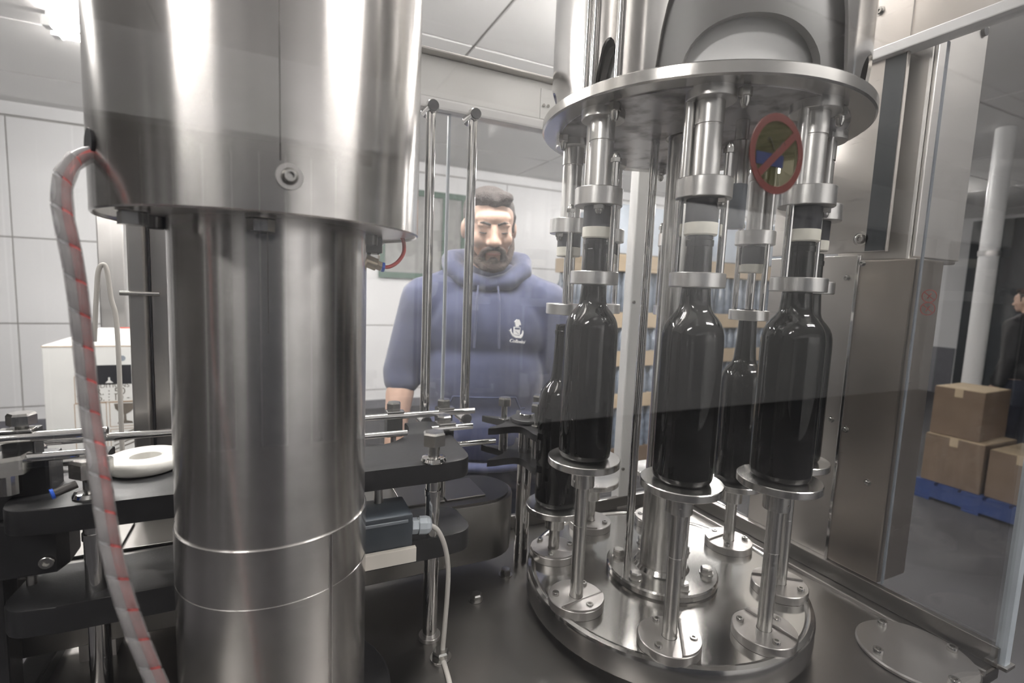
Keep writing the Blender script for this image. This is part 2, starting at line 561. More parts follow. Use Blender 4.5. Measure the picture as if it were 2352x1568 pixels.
# ------------------------------------------------------------------ machine table
TZ = .96
r = tag(empty('machine_table', (.34, .615, 0)), 'brushed stainless steel machine table carrying the filler and the capping column', 'machine table')
obj('top', box(bmnew(), -.615, .615, -.315, .325, TZ - .02, TZ, .003), 'steel_table', r)
obj('base_cabinet', box(bmnew(), -.60, .60, -.30, .31, .08, TZ - .02), 'steel_satin', r)
obj('edge_lip', box(bmnew(), .603, .618, -.315, .33, TZ, TZ + .03, .002), 'steel_lip', r)
obj('edge_lip', box(bmnew(), .568, .573, -.315, .32, TZ - .002, TZ + .006, .001), 'steel_satin', r)
obj('edge_lip', box(bmnew(), -.615, .618, .318, .33, TZ, TZ + .03, .002), 'steel_lip', r)
obj('side_angle', box(bmnew(), -.635, -.605, -.315, .33, TZ - .05, TZ + .02, .003), 'black_plastic', r)
for x, y in ((-.55, -.26), (.55, -.26), (-.55, .27), (.55, .27)):
    b = bmnew(); cyl(b, .03, 0, .08, 18, x=x, y=y); obj('foot', b, 'black_rubber', r, 40)
for x, y, s in ((.207, .626, .012), (.377, .779, .010), (.30, .73, .010)):
    b = bmnew(); cyl(b, s * 1.25, TZ, TZ + .002, 20, x=x - .34, y=y - .615)
    hexhead(b, s, TZ + .002, TZ + .012, Matrix.Translation((x - .34, y - .615, 0)))
    obj('bolt', b, 'steel_bolt', r)
# round cover plate
c = tag(empty('cover_plate', (.858, .362, TZ)), 'round steel cover plate screwed on the table at the lower right', 'cover plate')
b = bmnew(); cyl(b, .074, 0, .007, 48, .002); obj('disc', b, 'steel_satin', c, 40)
for k in range(4):
    a = math.radians(-20 + 90 * k)
    b = bmnew(); socket(b, .007, .007, .014, 16, Matrix.Translation((.06 * math.cos(a), .06 * math.sin(a), 0)))
    obj('screw', b, 'steel_bolt', c, 40)

# ------------------------------------------------------------------ filler turret
CX0, CY0 = .592, .616
NS = 8
ST = [math.radians(-38.5 + 45 * k) for k in range(NS)]
RS = .185
def zc(z):                       # height relative to the lens -> local height above the table
    return z + .52
tur = tag(empty('filling_turret', (CX0, CY0, TZ)), 'eight-head stainless steel bottle filling turret at the right', 'filling machine')
b = bmnew()
lathe(b, [(0, .004), (.205, .004), (.212, .012), (.228, .016), (.2285, zc(-.474)), (.226, zc(-.468)), (.221, zc(-.466)), (.217, zc(-.467)), (.214, zc(-.4695)), (0, zc(-.4695))], 96)
disc = obj('base_disc', b, 'steel_disc', tur, 35)
DT = zc(-.4695)
b = bmnew(); lathe(b, [(.03, DT), (.088, DT), (.091, DT + .003), (.091, DT + .011), (.089, DT + .0135), (.046, DT + .0135), (.042, DT + .02), (.03, DT + .02)], 64)
fl = obj('column_flange', b, 'steel_disc', tur, 35)
for k in range(6):
    a = math.radians(15 + 60 * k)
    M = Matrix.Translation((.072 * math.cos(a), .072 * math.sin(a), 0))
    b = bmnew(); cyl(b, .011, DT + .0135, DT + .0155, 18, M=M); hexhead(b, .0095, DT + .0155, DT + .025, M)
    obj('bolt', b, 'steel_bolt', fl)
PU = zc(.2445)                   # underside of the top plate
b = bmnew(); cyl(b, .036, DT + .01, PU, 40, .001); obj('centre_column', b, 'steel_turned', tur, 40)
for k in range(2):
    a = math.radians(140 + 120 * k)
    b = bmnew(); cyl(b, .007, DT + .012, PU, 14, .001, x=.056 * math.cos(a), y=.056 * math.sin(a)); obj('tie_rod', b, 'steel_polished', tur, 40)
# lift pedestals
UP = {-3: 1, -2: 1, -1: 1, 0: 1, 1: 0, 2: 0, 3: 0, 4: 0}
pad_z = {5: -.240, 6: -.238, 7: -.238, 0: -.247, 1: -.337, 2: -.352, 3: -.368, 4: -.374}
def station_parts(k):
    a = ST[k]
    x, y = RS * math.cos(a), RS * math.sin(a)
    e = empty('lift_pedestal', (x, y, 0), a); e.parent = tur
    return e, a, x, y
foot_src = None
for k in range(NS):
    a = ST[k]
    x, y = RS * math.cos(a), RS * math.sin(a)
    pz = zc(pad_z[k])
    b = bmnew(); cyl(b, .0098, DT + .01, pz - .012, 22, .0008)
    ringp(b, .0098, .0103, (pz + DT) / 2 + .01, (pz + DT) / 2 + .0108, 22)
    rodp = obj('lift_rod', b, 'steel_turned', tur, 40, (x, y, 0))
    rodp.rotation_euler = (0, 0, a)
    if foot_src is None:
        # foot flange, two heights like a split clamp
        b = bmnew(); lathe(b, [(.0102, DT), (.0415, DT), (.042, DT + .0005), (.042, DT + .0125), (.041, DT + .0135), (.0102, DT + .0135)], 48, close=True)
        f = obj('foot_flange', b, 'foot_satin', rodp, 35)
        b = bmnew()
        pts = [(.0412 * math.cos(t), .0412 * math.sin(t)) for t in [math.radians(20 + 140 * i / 20) for i in range(21)]]
        prism(b, pts, DT + .0135, DT + .0165, .0006)
        f2 = obj('foot_step', b, 'foot_satin', rodp, 35)
        sc = []
        for q in range(3):
            t = math.radians(90 + 120 * q)
            b = bmnew(); socket(b, .0052, DT + .0125, DT + .0185, 16, Matrix.Translation((.031 * math.cos(t), .031 * math.sin(t), 0)))
            sc.append(obj('screw', b, 'steel_bolt', rodp, 40))
        b = bmnew(); lathe(b, [(0, -.0105), (.0515, -.0105), (.0525, -.0095), (.0525, -.001), (.0515, 0), (0, 0)], 56)
        padp = obj('bottle_pad', b, 'steel_turned', rodp, 35)
        b = bmnew(); lathe(b, [(.0099, -.044), (.0165, -.044), (.0172, -.0433), (.0172, -.0105), (.0099, -.0105)], 32, close=True)
        cyl(b, .0022, .0, .0012, 10, M=look((.0168, 0, -.035), (1, 0, 0)))
        colp = obj('pad_collar', b, 'steel_turned', rodp, 40)
        padp.location = (0, 0, pz); colp.location = (0, 0, pz)
        foot_src = (f, f2, sc, padp, colp)
    else:
        f, f2, sc, padp, colp = foot_src
        for s in (f, f2, *sc):
            c_ = s.copy(); COL.objects.link(c_); c_.parent = rodp
        for s in (padp, colp):
            c_ = s.copy(); COL.objects.link(c_); c_.parent = rodp; c_.location = (0, 0, pz)
# top plate
b = bmnew(); lathe(b, [(0, 0), (.232, 0), (.2345, .002), (.2345, .0145), (.232, .0165), (0, .0165)], 96)
obj('top_plate', b, 'steel_turned', tur, 35, (0, 0, PU))
b = bmnew(); lathe(b, [(.04, -.0012), (.205, -.0012), (.205, .0005), (.04, .0005)], 72, close=True)
obj('plate_underside', b, 'steel_plate_dirty', tur, 35, (0, 0, PU))
# nozzles
nz_src = None
for k in range(NS):
    a = ST[k]
    x, y = RS * math.cos(a), RS * math.sin(a)
    up = k in (5, 6, 7, 0)
    ut = zc(.1415 if up else .118)
    lt = zc(.0285 if up else -.0215)
    sl = zc(.0885 if up else .0715)
    if k == 1:
        sl = zc(.0595)
    e = obj('nozzle_tube', bmnew_t := lathe(bmnew(), [(0, ut - .003), (.0165, ut - .003), (.0165, PU - .042), (.0158, PU - .0415), (.0158, PU - .0395), (.0172, PU - .039), (.0172, PU - .012), (0, PU - .012)], 32), 'alu_satin', tur, 35, (x, y, 0))
    # the nozzle's own x axis points along the tangent so that guide rods stand left and right of it
    e.rotation_euler = (0, 0, a + PI / 2)
    if nz_src is None:
        D = {}
        D['flange'] = obj('top_flange', lathe(bmnew(), [(.0, -.0125), (.0285, -.0125), (.0295, -.0115), (.0295, 0), (0, 0)], 40), 'alu_satin', e, 35)
        D['upper'] = obj('upper_ring', ringp(bmnew(), .012, .033, -.024, 0, 44, .0009), 'alu_satin', e, 35)
        b = bmnew()
        lathe(b, [(.018, -.018), (.0325, -.018), (.0335, -.017), (.0335, -.001), (.0325, 0), (.018, 0)], 44, close=True)
        D['lower'] = obj('lower_ring', b, 'alu_satin', e, 35)
        b = bmnew(); lathe(b, [(.0, 0.002), (.0165, .002), (.0195, .0), (.0196, .0305), (.0175, .032), (0, .032)], 32)
        D['sleeve'] = obj('rubber_sleeve', b, 'sleeve_rubber', e, 35)
        b = bmnew(); lathe(b, [(.0115, -.0145), (.0185, -.0145), (.0198, -.013), (.0200, 0), (.0198, .0008), (.0115, .0008)], 36, close=True)
        D['seal'] = obj('seal_ring', b, 'cream_seal', e, 35)
        b = bmnew(); cyl(b, .0062, 0, 1, 16, .0005); D['post'] = obj('guide_post', b, 'alu_satin', e, 40)
        b = bmnew(); cyl(b, .0048, 0, 1, 16, .0005); D['grod'] = obj('guide_rod', b, 'steel_polished', e, 40)
        b = bmnew(); hexhead(b, .0072, 0, .006, dome=.1)
        lathe(b, [(.0055, .006), (.0052, .009), (.0035, .012), (0, .013)], 14)
        D['nut'] = obj('acorn_nut', b, 'steel_bolt', e, 40)
        b = bmnew(); cyl(b, .0068, 0, 1, 16, .0004); D['probe'] = obj('fill_probe', b, 'steel_polished', e, 40)
        def put(key, loc, scz=1., first=[]):
            o = D[key]
            if key in first:
                o = D[key].copy(); COL.objects.link(o); o.parent = e
            else:
                first.append(key)
            o.parent = e
            o.location = loc
            o.scale = (1, 1, scz)
            return o
        nz_src = D
    put('flange', (0, 0, PU))
    put('upper', (0, 0, ut))
    put('lower', (0, 0, lt))
    put('sleeve', (0, 0, sl))
    put('seal', (0, 0, sl))
    put('post', (-.0235, 0, ut - .001), PU - .003 - ut)
    put('grod', (-.0265, .004, lt - .004), ut + .004 - lt)
    put('grod', (.0265, .004, lt - .004), (ut + .036 if up else ut + .012) - lt)
    nu = put('nut', (.0265, .004, ut + (.032 if up else .008)))
    n2 = put('nut', (.018, -.014, ut - .0245)); n2.rotation_euler = (PI, 0, 0)
    n3 = put('nut', (.036, -.012, PU - .001)); n3.rotation_euler = (PI, 0, 0); n3.scale = (1.1, 1.1, 1.8)
    put('probe', (0, 0, lt - (.02 if not up else .03)), ut - lt)
# hanging level sensor between two nozzles
sx, sy = .098 * math.cos(math.radians(-93)), .098 * math.sin(math.radians(-93))
b = bmnew(); lathe(b, [(0, PU - .088), (.0125, PU - .088), (.0125, PU - .062), (.0118, PU - .061), (.0118, PU - .03), (.009, PU - .028), (.009, PU), (0, PU)], 28)
s_ = obj('level_sensor', b, 'steel_turned', tur, 35, (sx, sy, 0))
b = bmnew(); lathe(b, [(0, PU - .148), (.0115, PU - .148), (.0128, PU - .145), (.0128, PU - .088), (0, PU - .088)], 28)
obj('sensor_body', b, 'grey_plastic', s_, 35)
# tank skirt with arched openings
PT = PU + .0165
def skirt(name, R, th, z1, arches, m, seg=220):
    b = bmnew()
    def low(t):
        z = PT + .0005
        for (c0, hw, h, p) in arches:
            d = abs((math.degrees(t) - c0 + 180) % 360 - 180) / hw
            if d < 1:
                z = max(z, PT + h * (1 - d ** p) ** .5)
        return z
    rows = []
    for i in range(seg):
        t = 2 * PI * i / seg
        z0 = low(t)
        cs, sn = math.cos(t), math.sin(t)
        rows.append([b.verts.new((R * cs, R * sn, z0)), b.verts.new((R * cs, R * sn, z1)), b.verts.new(((R - th) * cs, (R - th) * sn, z1)), b.verts.new(((R - th) * cs, (R - th) * sn, z0))])
    for i in range(seg):
        p, q = rows[i], rows[(i + 1) % seg]
        for j in range(4):
            b.faces.new((p[j], q[j], q[(j + 1) % 4], p[(j + 1) % 4]))
    return obj(name, b, m, tur, 50)
skirt('tank_skirt', .222, .004, PT + .42, [(-116, 30, .20, 1.9), (-163, 4.2, .055, 2.4), (-215, 22, .055, 1.6), (-62, 15, .052, 2.), (-20, 16, .05, 2.), (70, 20, .06, 2.)], 'steel_skirt', 300)
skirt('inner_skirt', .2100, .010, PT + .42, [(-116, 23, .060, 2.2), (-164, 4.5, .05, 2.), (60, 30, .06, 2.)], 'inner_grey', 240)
b = bmnew(); cyl(b, .190, PT, PT + .42, 64, .002); obj('tank_core', b, 'white_coat', tur, 40)
b = bmnew(); lathe(b, [(0, PT + .42), (.224, PT + .42), (.224, PT + .43), (.1, PT + .46), (0, PT + .46)], 64); obj('tank_lid', b, 'steel_turned', tur, 40)
for t in (-172, -168.5, -158.5):
    t = math.radians(t)
    b = bmnew(); cyl(b, .0035, PT, PT + .42, 10, .0005, x=.2255 * math.cos(t), y=.2255 * math.sin(t)); obj('trim_bar', b, 'steel_polished', tur, 40)

# ------------------------------------------------------------------ bottles
BP = [(0, .004), (.026, .003), (.031, .0), (.035, .0015), (.0372, .006), (.0378, .014), (.0378, .178), (.0373, .189), (.0356, .198), (.0326, .205), (.0280, .2115), (.0232, .217), (.0202, .222), (.0188, .228), (.0178, .240), (.0166, .258), (.0158, .280), (.0154, .296), (.0153, .2985), (.0164, .2995), (.0166, .306), (.0154, .307), (.0151, .3155), (.0143, .317), (.0098, .317), (.0096, .30), (.0110, .25)]
bl = bmnew(); lathe(bl, BP, 56)
bme = None
labels = {5: 'dark wine bottle on the raised front left pad of the turret', 6: 'dark wine bottle on the front middle pad of the turret, nearest to the camera',
          7: 'dark wine bottle on the front right pad of the turret', 0: 'dark wine bottle mostly hidden behind the front right bottle',
          1: 'dark wine bottle at the back of the turret, fill probe entering its mouth', 4: 'dark wine bottle standing low on the leftmost pad, half hidden'}
src = None
for k, l in labels.items():
    a = ST[k]
    loc = (CX0 + RS * math.cos(a), CY0 + RS * math.sin(a), TZ + zc(pad_z[k]) + .0003)
    r = tag(empty('wine_bottle', loc), l, 'bottle', 'wine bottles on the filling turret')
    if src is None:
        g = obj('glass', bl, 'bottle_glass', r, 45)
        b = bmnew(); lathe(b, [(0, .008), (.030, .006), (.0345, .010), (.0352, .016), (.0354, .177), (.0348, .187), (.0330, .196), (.0298, .203), (.0250, .209), (.0210, .214), (.018, .219), (0, .219)], 40)
        wn = obj('wine', b, 'wine', r, 45)
        src = (g, wn)
    else:
        for s in src:
            c_ = s.copy(); COL.objects.link(c_); c_.parent = r

# ------------------------------------------------------------------ capping column (big drum and tube)
cor = tag(empty('capping_column', (0, .61, TZ)), 'large brushed stainless steel drum on a thick steel column in the foreground', 'capping machine')
def L(z):            # absolute height -> local
    return z - TZ
b = bmnew(); lathe(b, [(.097, L(1.2205)), (.097, L(1.58)), (0, L(1.58)), (0, L(1.22)), (.0962, L(1.22))], 96); obj('upper_tube', b, 'steel_tube', cor, 30)
b = bmnew(); lathe(b, [(0, .02), (.0985, .02), (.0988, L(1.160)), (.0982, L(1.1605)), (.0982, L(1.1615)), (.0988, L(1.162)), (.0988, L(1.2195)), (.0978, L(1.2205)), (0, L(1.2205))], 96); obj('lower_tube', b, 'steel_tube', cor, 30)
b = bmnew(); cyl(b, .131, 0, .02, 72, .003); obj('base_flange', b, 'black_plastic', cor, 35)
ZB = L(1.533)
DH = L(2.28)
b = bmnew(); lathe(b, [(.1505, ZB + .001), (.1520, ZB), (.1535, ZB + .0015), (.1535, DH), (.1505, DH)], 128, close=True); drum = obj('drum_shell', b, 'steel_drum', cor, 30)
b = bmnew(); lathe(b, [(.05, ZB + .003), (.1506, ZB + .003), (.1506, ZB + .011), (.05, ZB + .011)], 96, close=True); obj('drum_floor', b, 'steel_satin', cor, 30)
b = bmnew(); cyl(b, .1534, DH, DH + .01, 96); obj('drum_lid', b, 'steel_satin', cor, 30)
for (x, y) in ((-.108, .531), (-.01, .499), (.123, .703)):
    M = Matrix.Translation((x, y - .61, 0))
    b = bmnew(); cyl(b, .0125, ZB - .001, ZB + .003, 24, M=M); hexhead(b, .0112, ZB - .012, ZB - .001, M, dome=.05)
    obj('hex_bolt', b, 'steel_bolt', cor)
for (x, y) in ((-.104, .60), (.1035, .612)):
    b = bmnew(); socket(b, .0075, 0, .012, 18, Matrix.Translation((x, y - .61, ZB + .003)) @ Matrix.Rotation(PI, 4, 'X'))
    obj('cap_screw', b, 'steel_dark', cor, 40)
# bolt with washer on the drum front
dv = Vector((0.012, -.1535, 0)).normalized()
M = look(Vector((dv.x * .1532, dv.y * .1532, L(1.563))), dv)
b = bmnew(); cyl(b, .0105, 0, .0022, 32, M=M)
wsh = obj('washer', b, 'steel_satin', cor, 40)
b = bmnew(); lathe(b, [(0, .0022), (.0068, .0022), (.0066, .005), (.0045, .0085), (.0030, .0085), (.0028, .004), (0, .004)], 24, M)
obj('button_screw', b, 'steel_bolt', wsh, 40)
# seams of the sheet
def seam(name, ang, R, z0, z1, wdt, m):
    b = bmnew()
    for s in range(1):
        t0 = ang - wdt / R / 2
        pts = []
        for q in range(3):
            t = t0 + wdt / R * q / 2
            pts.append((t, R + .0002))
        for (t, rr), (t2, rr2) in zip(pts[:-1], pts[1:]):
            vs = [b.verts.new((rr * math.cos(t), rr * math.sin(t), z0)), b.verts.new((rr2 * math.cos(t2), rr2 * math.sin(t2), z0)), b.verts.new((rr2 * math.cos(t2), rr2 * math.sin(t2), z1)), b.verts.new((rr * math.cos(t), rr * math.sin(t), z1))]
            vi = [b.verts.new((v.co.x * .992, v.co.y * .992, v.co.z)) for v in vs]
            b.faces.new(vs)
            b.faces.new(vi[::-1])
            for i in range(4):
                b.faces.new((vs[i], vs[(i + 1) % 4], vi[(i + 1) % 4], vi[i]))
    bmesh.ops.remove_doubles(b, verts=b.verts, dist=1e-6)
    return obj(name, b, m, cor, 40)
seam('seam_strip', math.radians(-59), .0988, .022, L(1.2185), .0045, 'steel_satin')
seam('weld_line', math.radians(-93), .097, L(1.43), L(1.53), .0012, 'steel_polished')
seam('weld_line', math.radians(-88), .1535, L(1.575), DH, .0010, 'steel_dark')
# hose grommet hole in the drum
hd = Vector((-.135, .5445 - .61, 0)).normalized()
b = bmnew(); cyl(b, .0125, -.001, .0016, 24, M=look(Vector((hd.x * .1532, hd.y * .1532, L(1.586))), hd)); obj('hose_hole', b, 'print_black', cor, 40)
# pneumatic fitting with red tube
ft = empty('x', (0, 0, 0)); bpy.data.objects.remove(ft)
b = bmnew(); rod(b, (.095, .012, L(1.508)), (.112, .012, L(1.502)), .0075, 16); rod(b, (.111, .012, L(1.5025)), (.1175, .012, L(1.500)), .006, 6)
fit = obj('air_fitting', b, 'brass', cor, 40)
b = bmnew(); rod(b, (.1175, .012, L(1.500)), (.121, .012, L(1.4995)), .0058, 16); obj('release_collar', b, 'blue_plastic', fit, 40)
b = bmnew(); sweep(b, smoothpath([(.119, .012, L(1.4998)), (.128, .012, L(1.501)), (.138, .012, L(1.508)), (.1445, .012, L(1.520)), (.143, .012, L(1.535)), (.135, .012, L(1.541))], 6), .0023, 10); obj('red_air_tube', b, 'red_tube', fit, 60)
b = bmnew(); box(b, .100, .122, .03, .045, ZB - .016, ZB + .003, .002); br = obj('bracket', b, 'black_rubber', cor)
b = bmnew(); hexhead(b, .0085, ZB - .024, ZB - .016, Matrix.Translation((.112, .037, 0))); obj('bracket_nut', b, 'steel_bolt', br)

# ------------------------------------------------------------------ spiral wrapped hose
hs = tag(empty('spiral_wrapped_hose', (-.135, .5445, 1.586)), 'grey and red hose bundle in clear spiral wrap hanging from the drum', 'hose')
HP = [(-.120, .560, 1.583), (-.133, .543, 1.581), (-.143, .53, 1.571), (-.1475, .512, 1.552), (-.1455, .50, 1.525), (-.141, .497, 1.497), (-.138, .497, 1.464), (-.136, .497, 1.42), (-.132, .49, 1.37), (-.123, .47, 1.328), (-.113, .455, 1.262), (-.100, .45, 1.203), (-.080, .445, 1.135), (-.05, .44, 1.03), (-.03, .43, .975)]
HP = [Vector(p) - Vector((-.135, .5445, 1.586)) for p in HP]
path = smoothpath(HP, 10)
b = bmnew(); sweep(b, [p + Vector((-.0026, -.0006, 0)) for p in path], .0034, 12); obj('grey_hose', b, 'hose_grey', hs, 60)
b = bmnew(); sweep(b, [p + Vector((.0030, -.0003, 0)) for p in path], .0032, 12); obj('red_hose', b, 'hose_red', hs, 60)
# helix ribbon
b = bmnew()
dist = [0]
for p, q in zip(path[:-1], path[1:]):
    dist.append(dist[-1] + (q - p).length)
def at(s):
    for i in range(len(dist) - 1):
        if dist[i + 1] >= s:
            f = (s - dist[i]) / max(1e-9, dist[i + 1] - dist[i])
            return path[i].lerp(path[i + 1], f), (path[i + 1] - path[i]).normalized()
    return path[-1], (path[-1] - path[-2]).normalized()
pitch, ribw, steps = .026, .0238, 900
prev = None
for i in range(steps):
    s = .02 + (dist[-1] - .06) * i / steps
    ang = 2 * PI * s / pitch
    row = []
    for ds in (0, ribw):
        p, t = at(s + ds)
        sd = t.cross(Vector((0, 1, 0))).normalized()
        bb = sd.cross(t)
        row.append(b.verts.new(p + (sd * math.cos(ang) * .0066 + bb * math.sin(ang) * .0050)))
    if prev:
        b.faces.new((prev[0], prev[1], row[1], row[0]))
    prev = row
wr = obj('spiral_wrap', b, 'wrap_film', hs, 60)
md = wr.modifiers.new('thick', 'SOLIDIFY'); md.thickness = .0005

# ------------------------------------------------------------------ bottle guide frame around the column (black plates on posts)
gf = tag(empty('neck_guide_frame', (0, .66, TZ)), 'black plastic guide plates clamped on two steel posts behind the column', 'guide frame')
def arc(cx, cy, r, a0, a1, n):
    return [(cx + r * math.cos(math.radians(a0 + (a1 - a0) * i / n)), cy + r * math.sin(math.radians(a0 + (a1 - a0) * i / n))) for i in range(n + 1)]
# outline in local coords (y measured from v=.66)
right = [(.0, .0), (.215, .0)] + arc(.235, .028, .026, -75, 0, 6) + [(.272, .185)] + arc(.252, .2, .02, 0, 110, 5) + [(.224, .225)] + arc(.100, .205, .112, 8, -62, 12) + arc(.0, .165, .06, -30, -90, 5)
left = [(-x, y) for x, y in right[::-1] if x > 1e-6]
UPT, UPB, LPT, LPB = L(1.231), L(1.203), L(1.121), L(1.09)
b = bmnew(); prism(b, right + left, UPB, UPT, .0025); obj('upper_plate', b, 'black_plastic', gf, 30)
right = [(.0, .0), (.215, .0)] + arc(.238, .03, .028, -80, 0, 6) + arc(.24, .072, .025, 10, 90, 5) + [(.15, .097)] + arc(.0, .14, .06, -20, -90, 8)
left = [(-x, y) for x, y in right[::-1] if x > 1e-6]
b = bmnew(); prism(b, right + left, LPB, LPT, .0025); obj('lower_plate', b, 'black_plastic', gf, 30)
for s, px_, py_ in ((1, .204, .012), (-1, -.186, .026)):
    b = bmnew(); cyl(b, .0105, 0, UPB, 24, .001, x=px_, y=py_)
    ringp(b, .0105, .0118, UPB - .022, UPB - .014, 24, x=px_, y=py_)
    post = obj('post', b, 'steel_polished', gf, 40)
    b = bmnew(); lathe(b, [(0, UPT), (.0175, UPT), (.0185, UPT + .002), (.0165, UPT + .006), (.012, UPT + .0075), (0, UPT + .0075)], 32, Matrix.Translation((px_, py_, 0))); obj('knob_collar', b, 'steel_polished', post, 35)
    b = bmnew(); cyl(b, .0085, UPT + .0075, UPT + .024, 20, x=px_, y=py_); hexhead(b, .017 if s > 0 else .0195, UPT + .024, UPT + .043, Matrix.Translation((px_, py_, 0)) @ Matrix.Rotation(.3, 4, 'Z'), dome=.15); obj('hex_knob', b, 'steel_bolt', post)
    b = bmnew(); cyl(b, .016, 0, .006, 24, x=px_, y=py_); obj('post_foot', b, 'steel_satin', post, 40)
for x_ in (-.06, .13):
    b = bmnew(); cyl(b, .006, LPT, UPB, 16, x=x_, y=.03); obj('spacer', b, 'steel_satin', gf, 40)
b = bmnew(); rod(b, (-.196, .014, UPT + .019), (-.213, .006, UPT + .014), .0045, 14); f_ = obj('air_fitting', b, 'steel_dark', gf, 40)
b = bmnew(); rod(b, (-.213, .006, UPT + .014), (-.2155, .0048, UPT + .0134), .0056, 16); obj('release_collar', b, 'blue_plastic', f_, 40)
# white nylon roller lying on the left of the plate
wr_ = tag(empty('nylon_ring', (-.152, .765, 1.2318)), 'thick white nylon ring lying on the black guide plate at left', 'ring')
b = bmnew(); lathe(b, [(.017, .001), (.018, .0), (.038, 0), (.0415, .003), (.0425, .008), (.0415, .014), (.038, .0175), (.02, .0175), (.017, .015)], 48, close=True); obj('ring_body', b, 'white_nylon', wr_, 50)
b = bmnew(); lathe(b, [(.004, .001), (.0169, .001), (.0169, .005), (.0145, .0055), (.004, .0055)], 24, close=True); obj('bush', b, 'white_nylon', wr_, 40)
# sensor box with cable gland and cable
sb = tag(empty('sensor_box', (.134, .672, 1.121)), 'blue grey sensor box with a cable gland on the lower black plate', 'sensor box')
b = bmnew(); box(b, -.055, .033, -.035, .03, .006, .052, .004); body_ = obj('body', b, 'box_blue_grey', sb, 40)
b = bmnew(); box(b, -.055, .026, -.0365, .0, .0415, .0455, .0008); obj('lid_edge', b, 'grey_plastic', sb)
b = bmnew(); box(b, -.055, .036, -.043, -.0355, -.012, .008, .0008); obj('mount_strip', b, 'cream_strip', sb)
b = bmnew(); rod(b, (.0325, -.024, .030), (.042, -.024, .029), .011, 6); rod(b, (.042, -.024, .029), (.045, -.024, .029), .0105, 20); gl_ = obj('cable_gland', b, 'light_grey_plastic', sb, 40)
b = bmnew(); lathe(b, [(0, 0), (.0125, 0), (.0125, .010), (.011, .0145), (.007, .017), (0, .017)], 10, look((.044, -.024, .029), (1, -.15, -.05))); obj('gland_nut', b, 'light_grey_plastic', gl_)
b = bmnew(); sweep(b, smoothpath([(.058, -.026, .0285), (.069, -.030, .020), (.079, -.032, -.003), (.0845, -.034, -.035), (.083, -.038, -.075), (.079, -.042, -.12), (.075, -.05, -.157), (.07, -.09, -.1575), (.06, -.16, -.1575)], 8), .0034, 10); obj('cable', b, 'cable_grey', sb, 60)

# ------------------------------------------------------------------ conveyor and rails
cv = tag(empty('conveyor', (-.3, .83, TZ)), 'stainless steel conveyor bed with rounded end leading to the star wheel', 'conveyor')
def stad(x0, x1, hw, n=14):
    return [(x0, -hw)] + arc(x1, 0, hw, -90, 90, n) + [(x0, hw)]
b = bmnew(); prism(b, stad(-1.0, .635, .066), .045, .148, .002); obj('side_plate', b, 'steel_lip', cv, 30)
b = bmnew(); prism(b, stad(-1.0, .632, .062), .148, .152); obj('belt', b, 'steel_dark', cv, 30)
for k in range(9):
    obj('belt_plate', box(bmnew(), .60 - k * .075 - .036, .60 - k * .075 + .036, -.042, .042, .152, .1555, .001), 'steel_table', cv)
for x_ in (.08, .3):
    obj('leg', box(bmnew(), x_ - .02, x_ + .02, -.03, .03, 0, .045), 'steel_satin', cv)
def rail(name, x0, x1, y, z, rad, label, knobs, kz=.03, side=1):
    r = tag(empty(name, ((x0 + x1) / 2, y, z)), label, 'guide rail')
    h = (x1 - x0) / 2
    b = bmnew(); rod(b, (-h, 0, 0), (h, 0, 0), rad, 16); obj('bar', b, 'steel_polished', r, 40)
    for kx in knobs:
        x_ = kx - (x0 + x1) / 2
        b = bmnew(); box(b, x_ - .014, x_ + .014, .004 * side, .03 * side, -.040, .006, .002); cl = obj('clamp_block', b, 'black_plastic', r)
        b = bmnew(); box(b, x_ - .015, x_ + .015, -.004, .012, rad, rad + .003, .001); obj('clip', b, 'steel_bolt', cl)
        b = bmnew(); cyl(b, .006, .006, kz - .013, 14, x=x_, y=.017 * side); hexhead(b, .013, kz - .013, kz, Matrix.Translation((x_, .017 * side, 0)) @ Matrix.Rotation(.2, 4, 'Z'), .2); obj('hex_knob', b, 'steel_bolt', cl)
        b = bmnew(); cyl(b, .005, -(z - TZ) + .15, -.035, 12, x=x_, y=.017 * side); obj('stem', b, 'steel_satin', cl, 40)
    return r
rail('guide_rail', -.9, .342, .872, 1.247, .0058, 'top chrome guide rail at the back with hex knobs', (.193, .287, -.42), .022)
rail('guide_rail', -.9, .194, .79, 1.240, .0048, 'chrome guide rail just above the black plate, behind the column', (-.265,), .03, -1)
rail('guide_rail', .235, .307, .79, 1.242, .0055, 'short chrome guide rail left of the star wheel, upper one', (.262,), .018)
rail('guide_rail', .27, .349, .785, 1.213, .0048, 'short chrome guide rail left of the star wheel, lower one', (), .02)
rail('guide_rail', -.9, .165, .80, 1.216, .0045, 'lower chrome guide rail half hidden behind the black plate', (), .02)
rail('guide_rail', -.9, -.175, .705, 1.298, .006, 'front upper chrome guide rail at the left edge', (-.255,), .024, 1)
rail('guide_rail', -.9, -.18, .70, 1.276, .0052, 'front lower chrome guide rail at the left edge', (), .03)
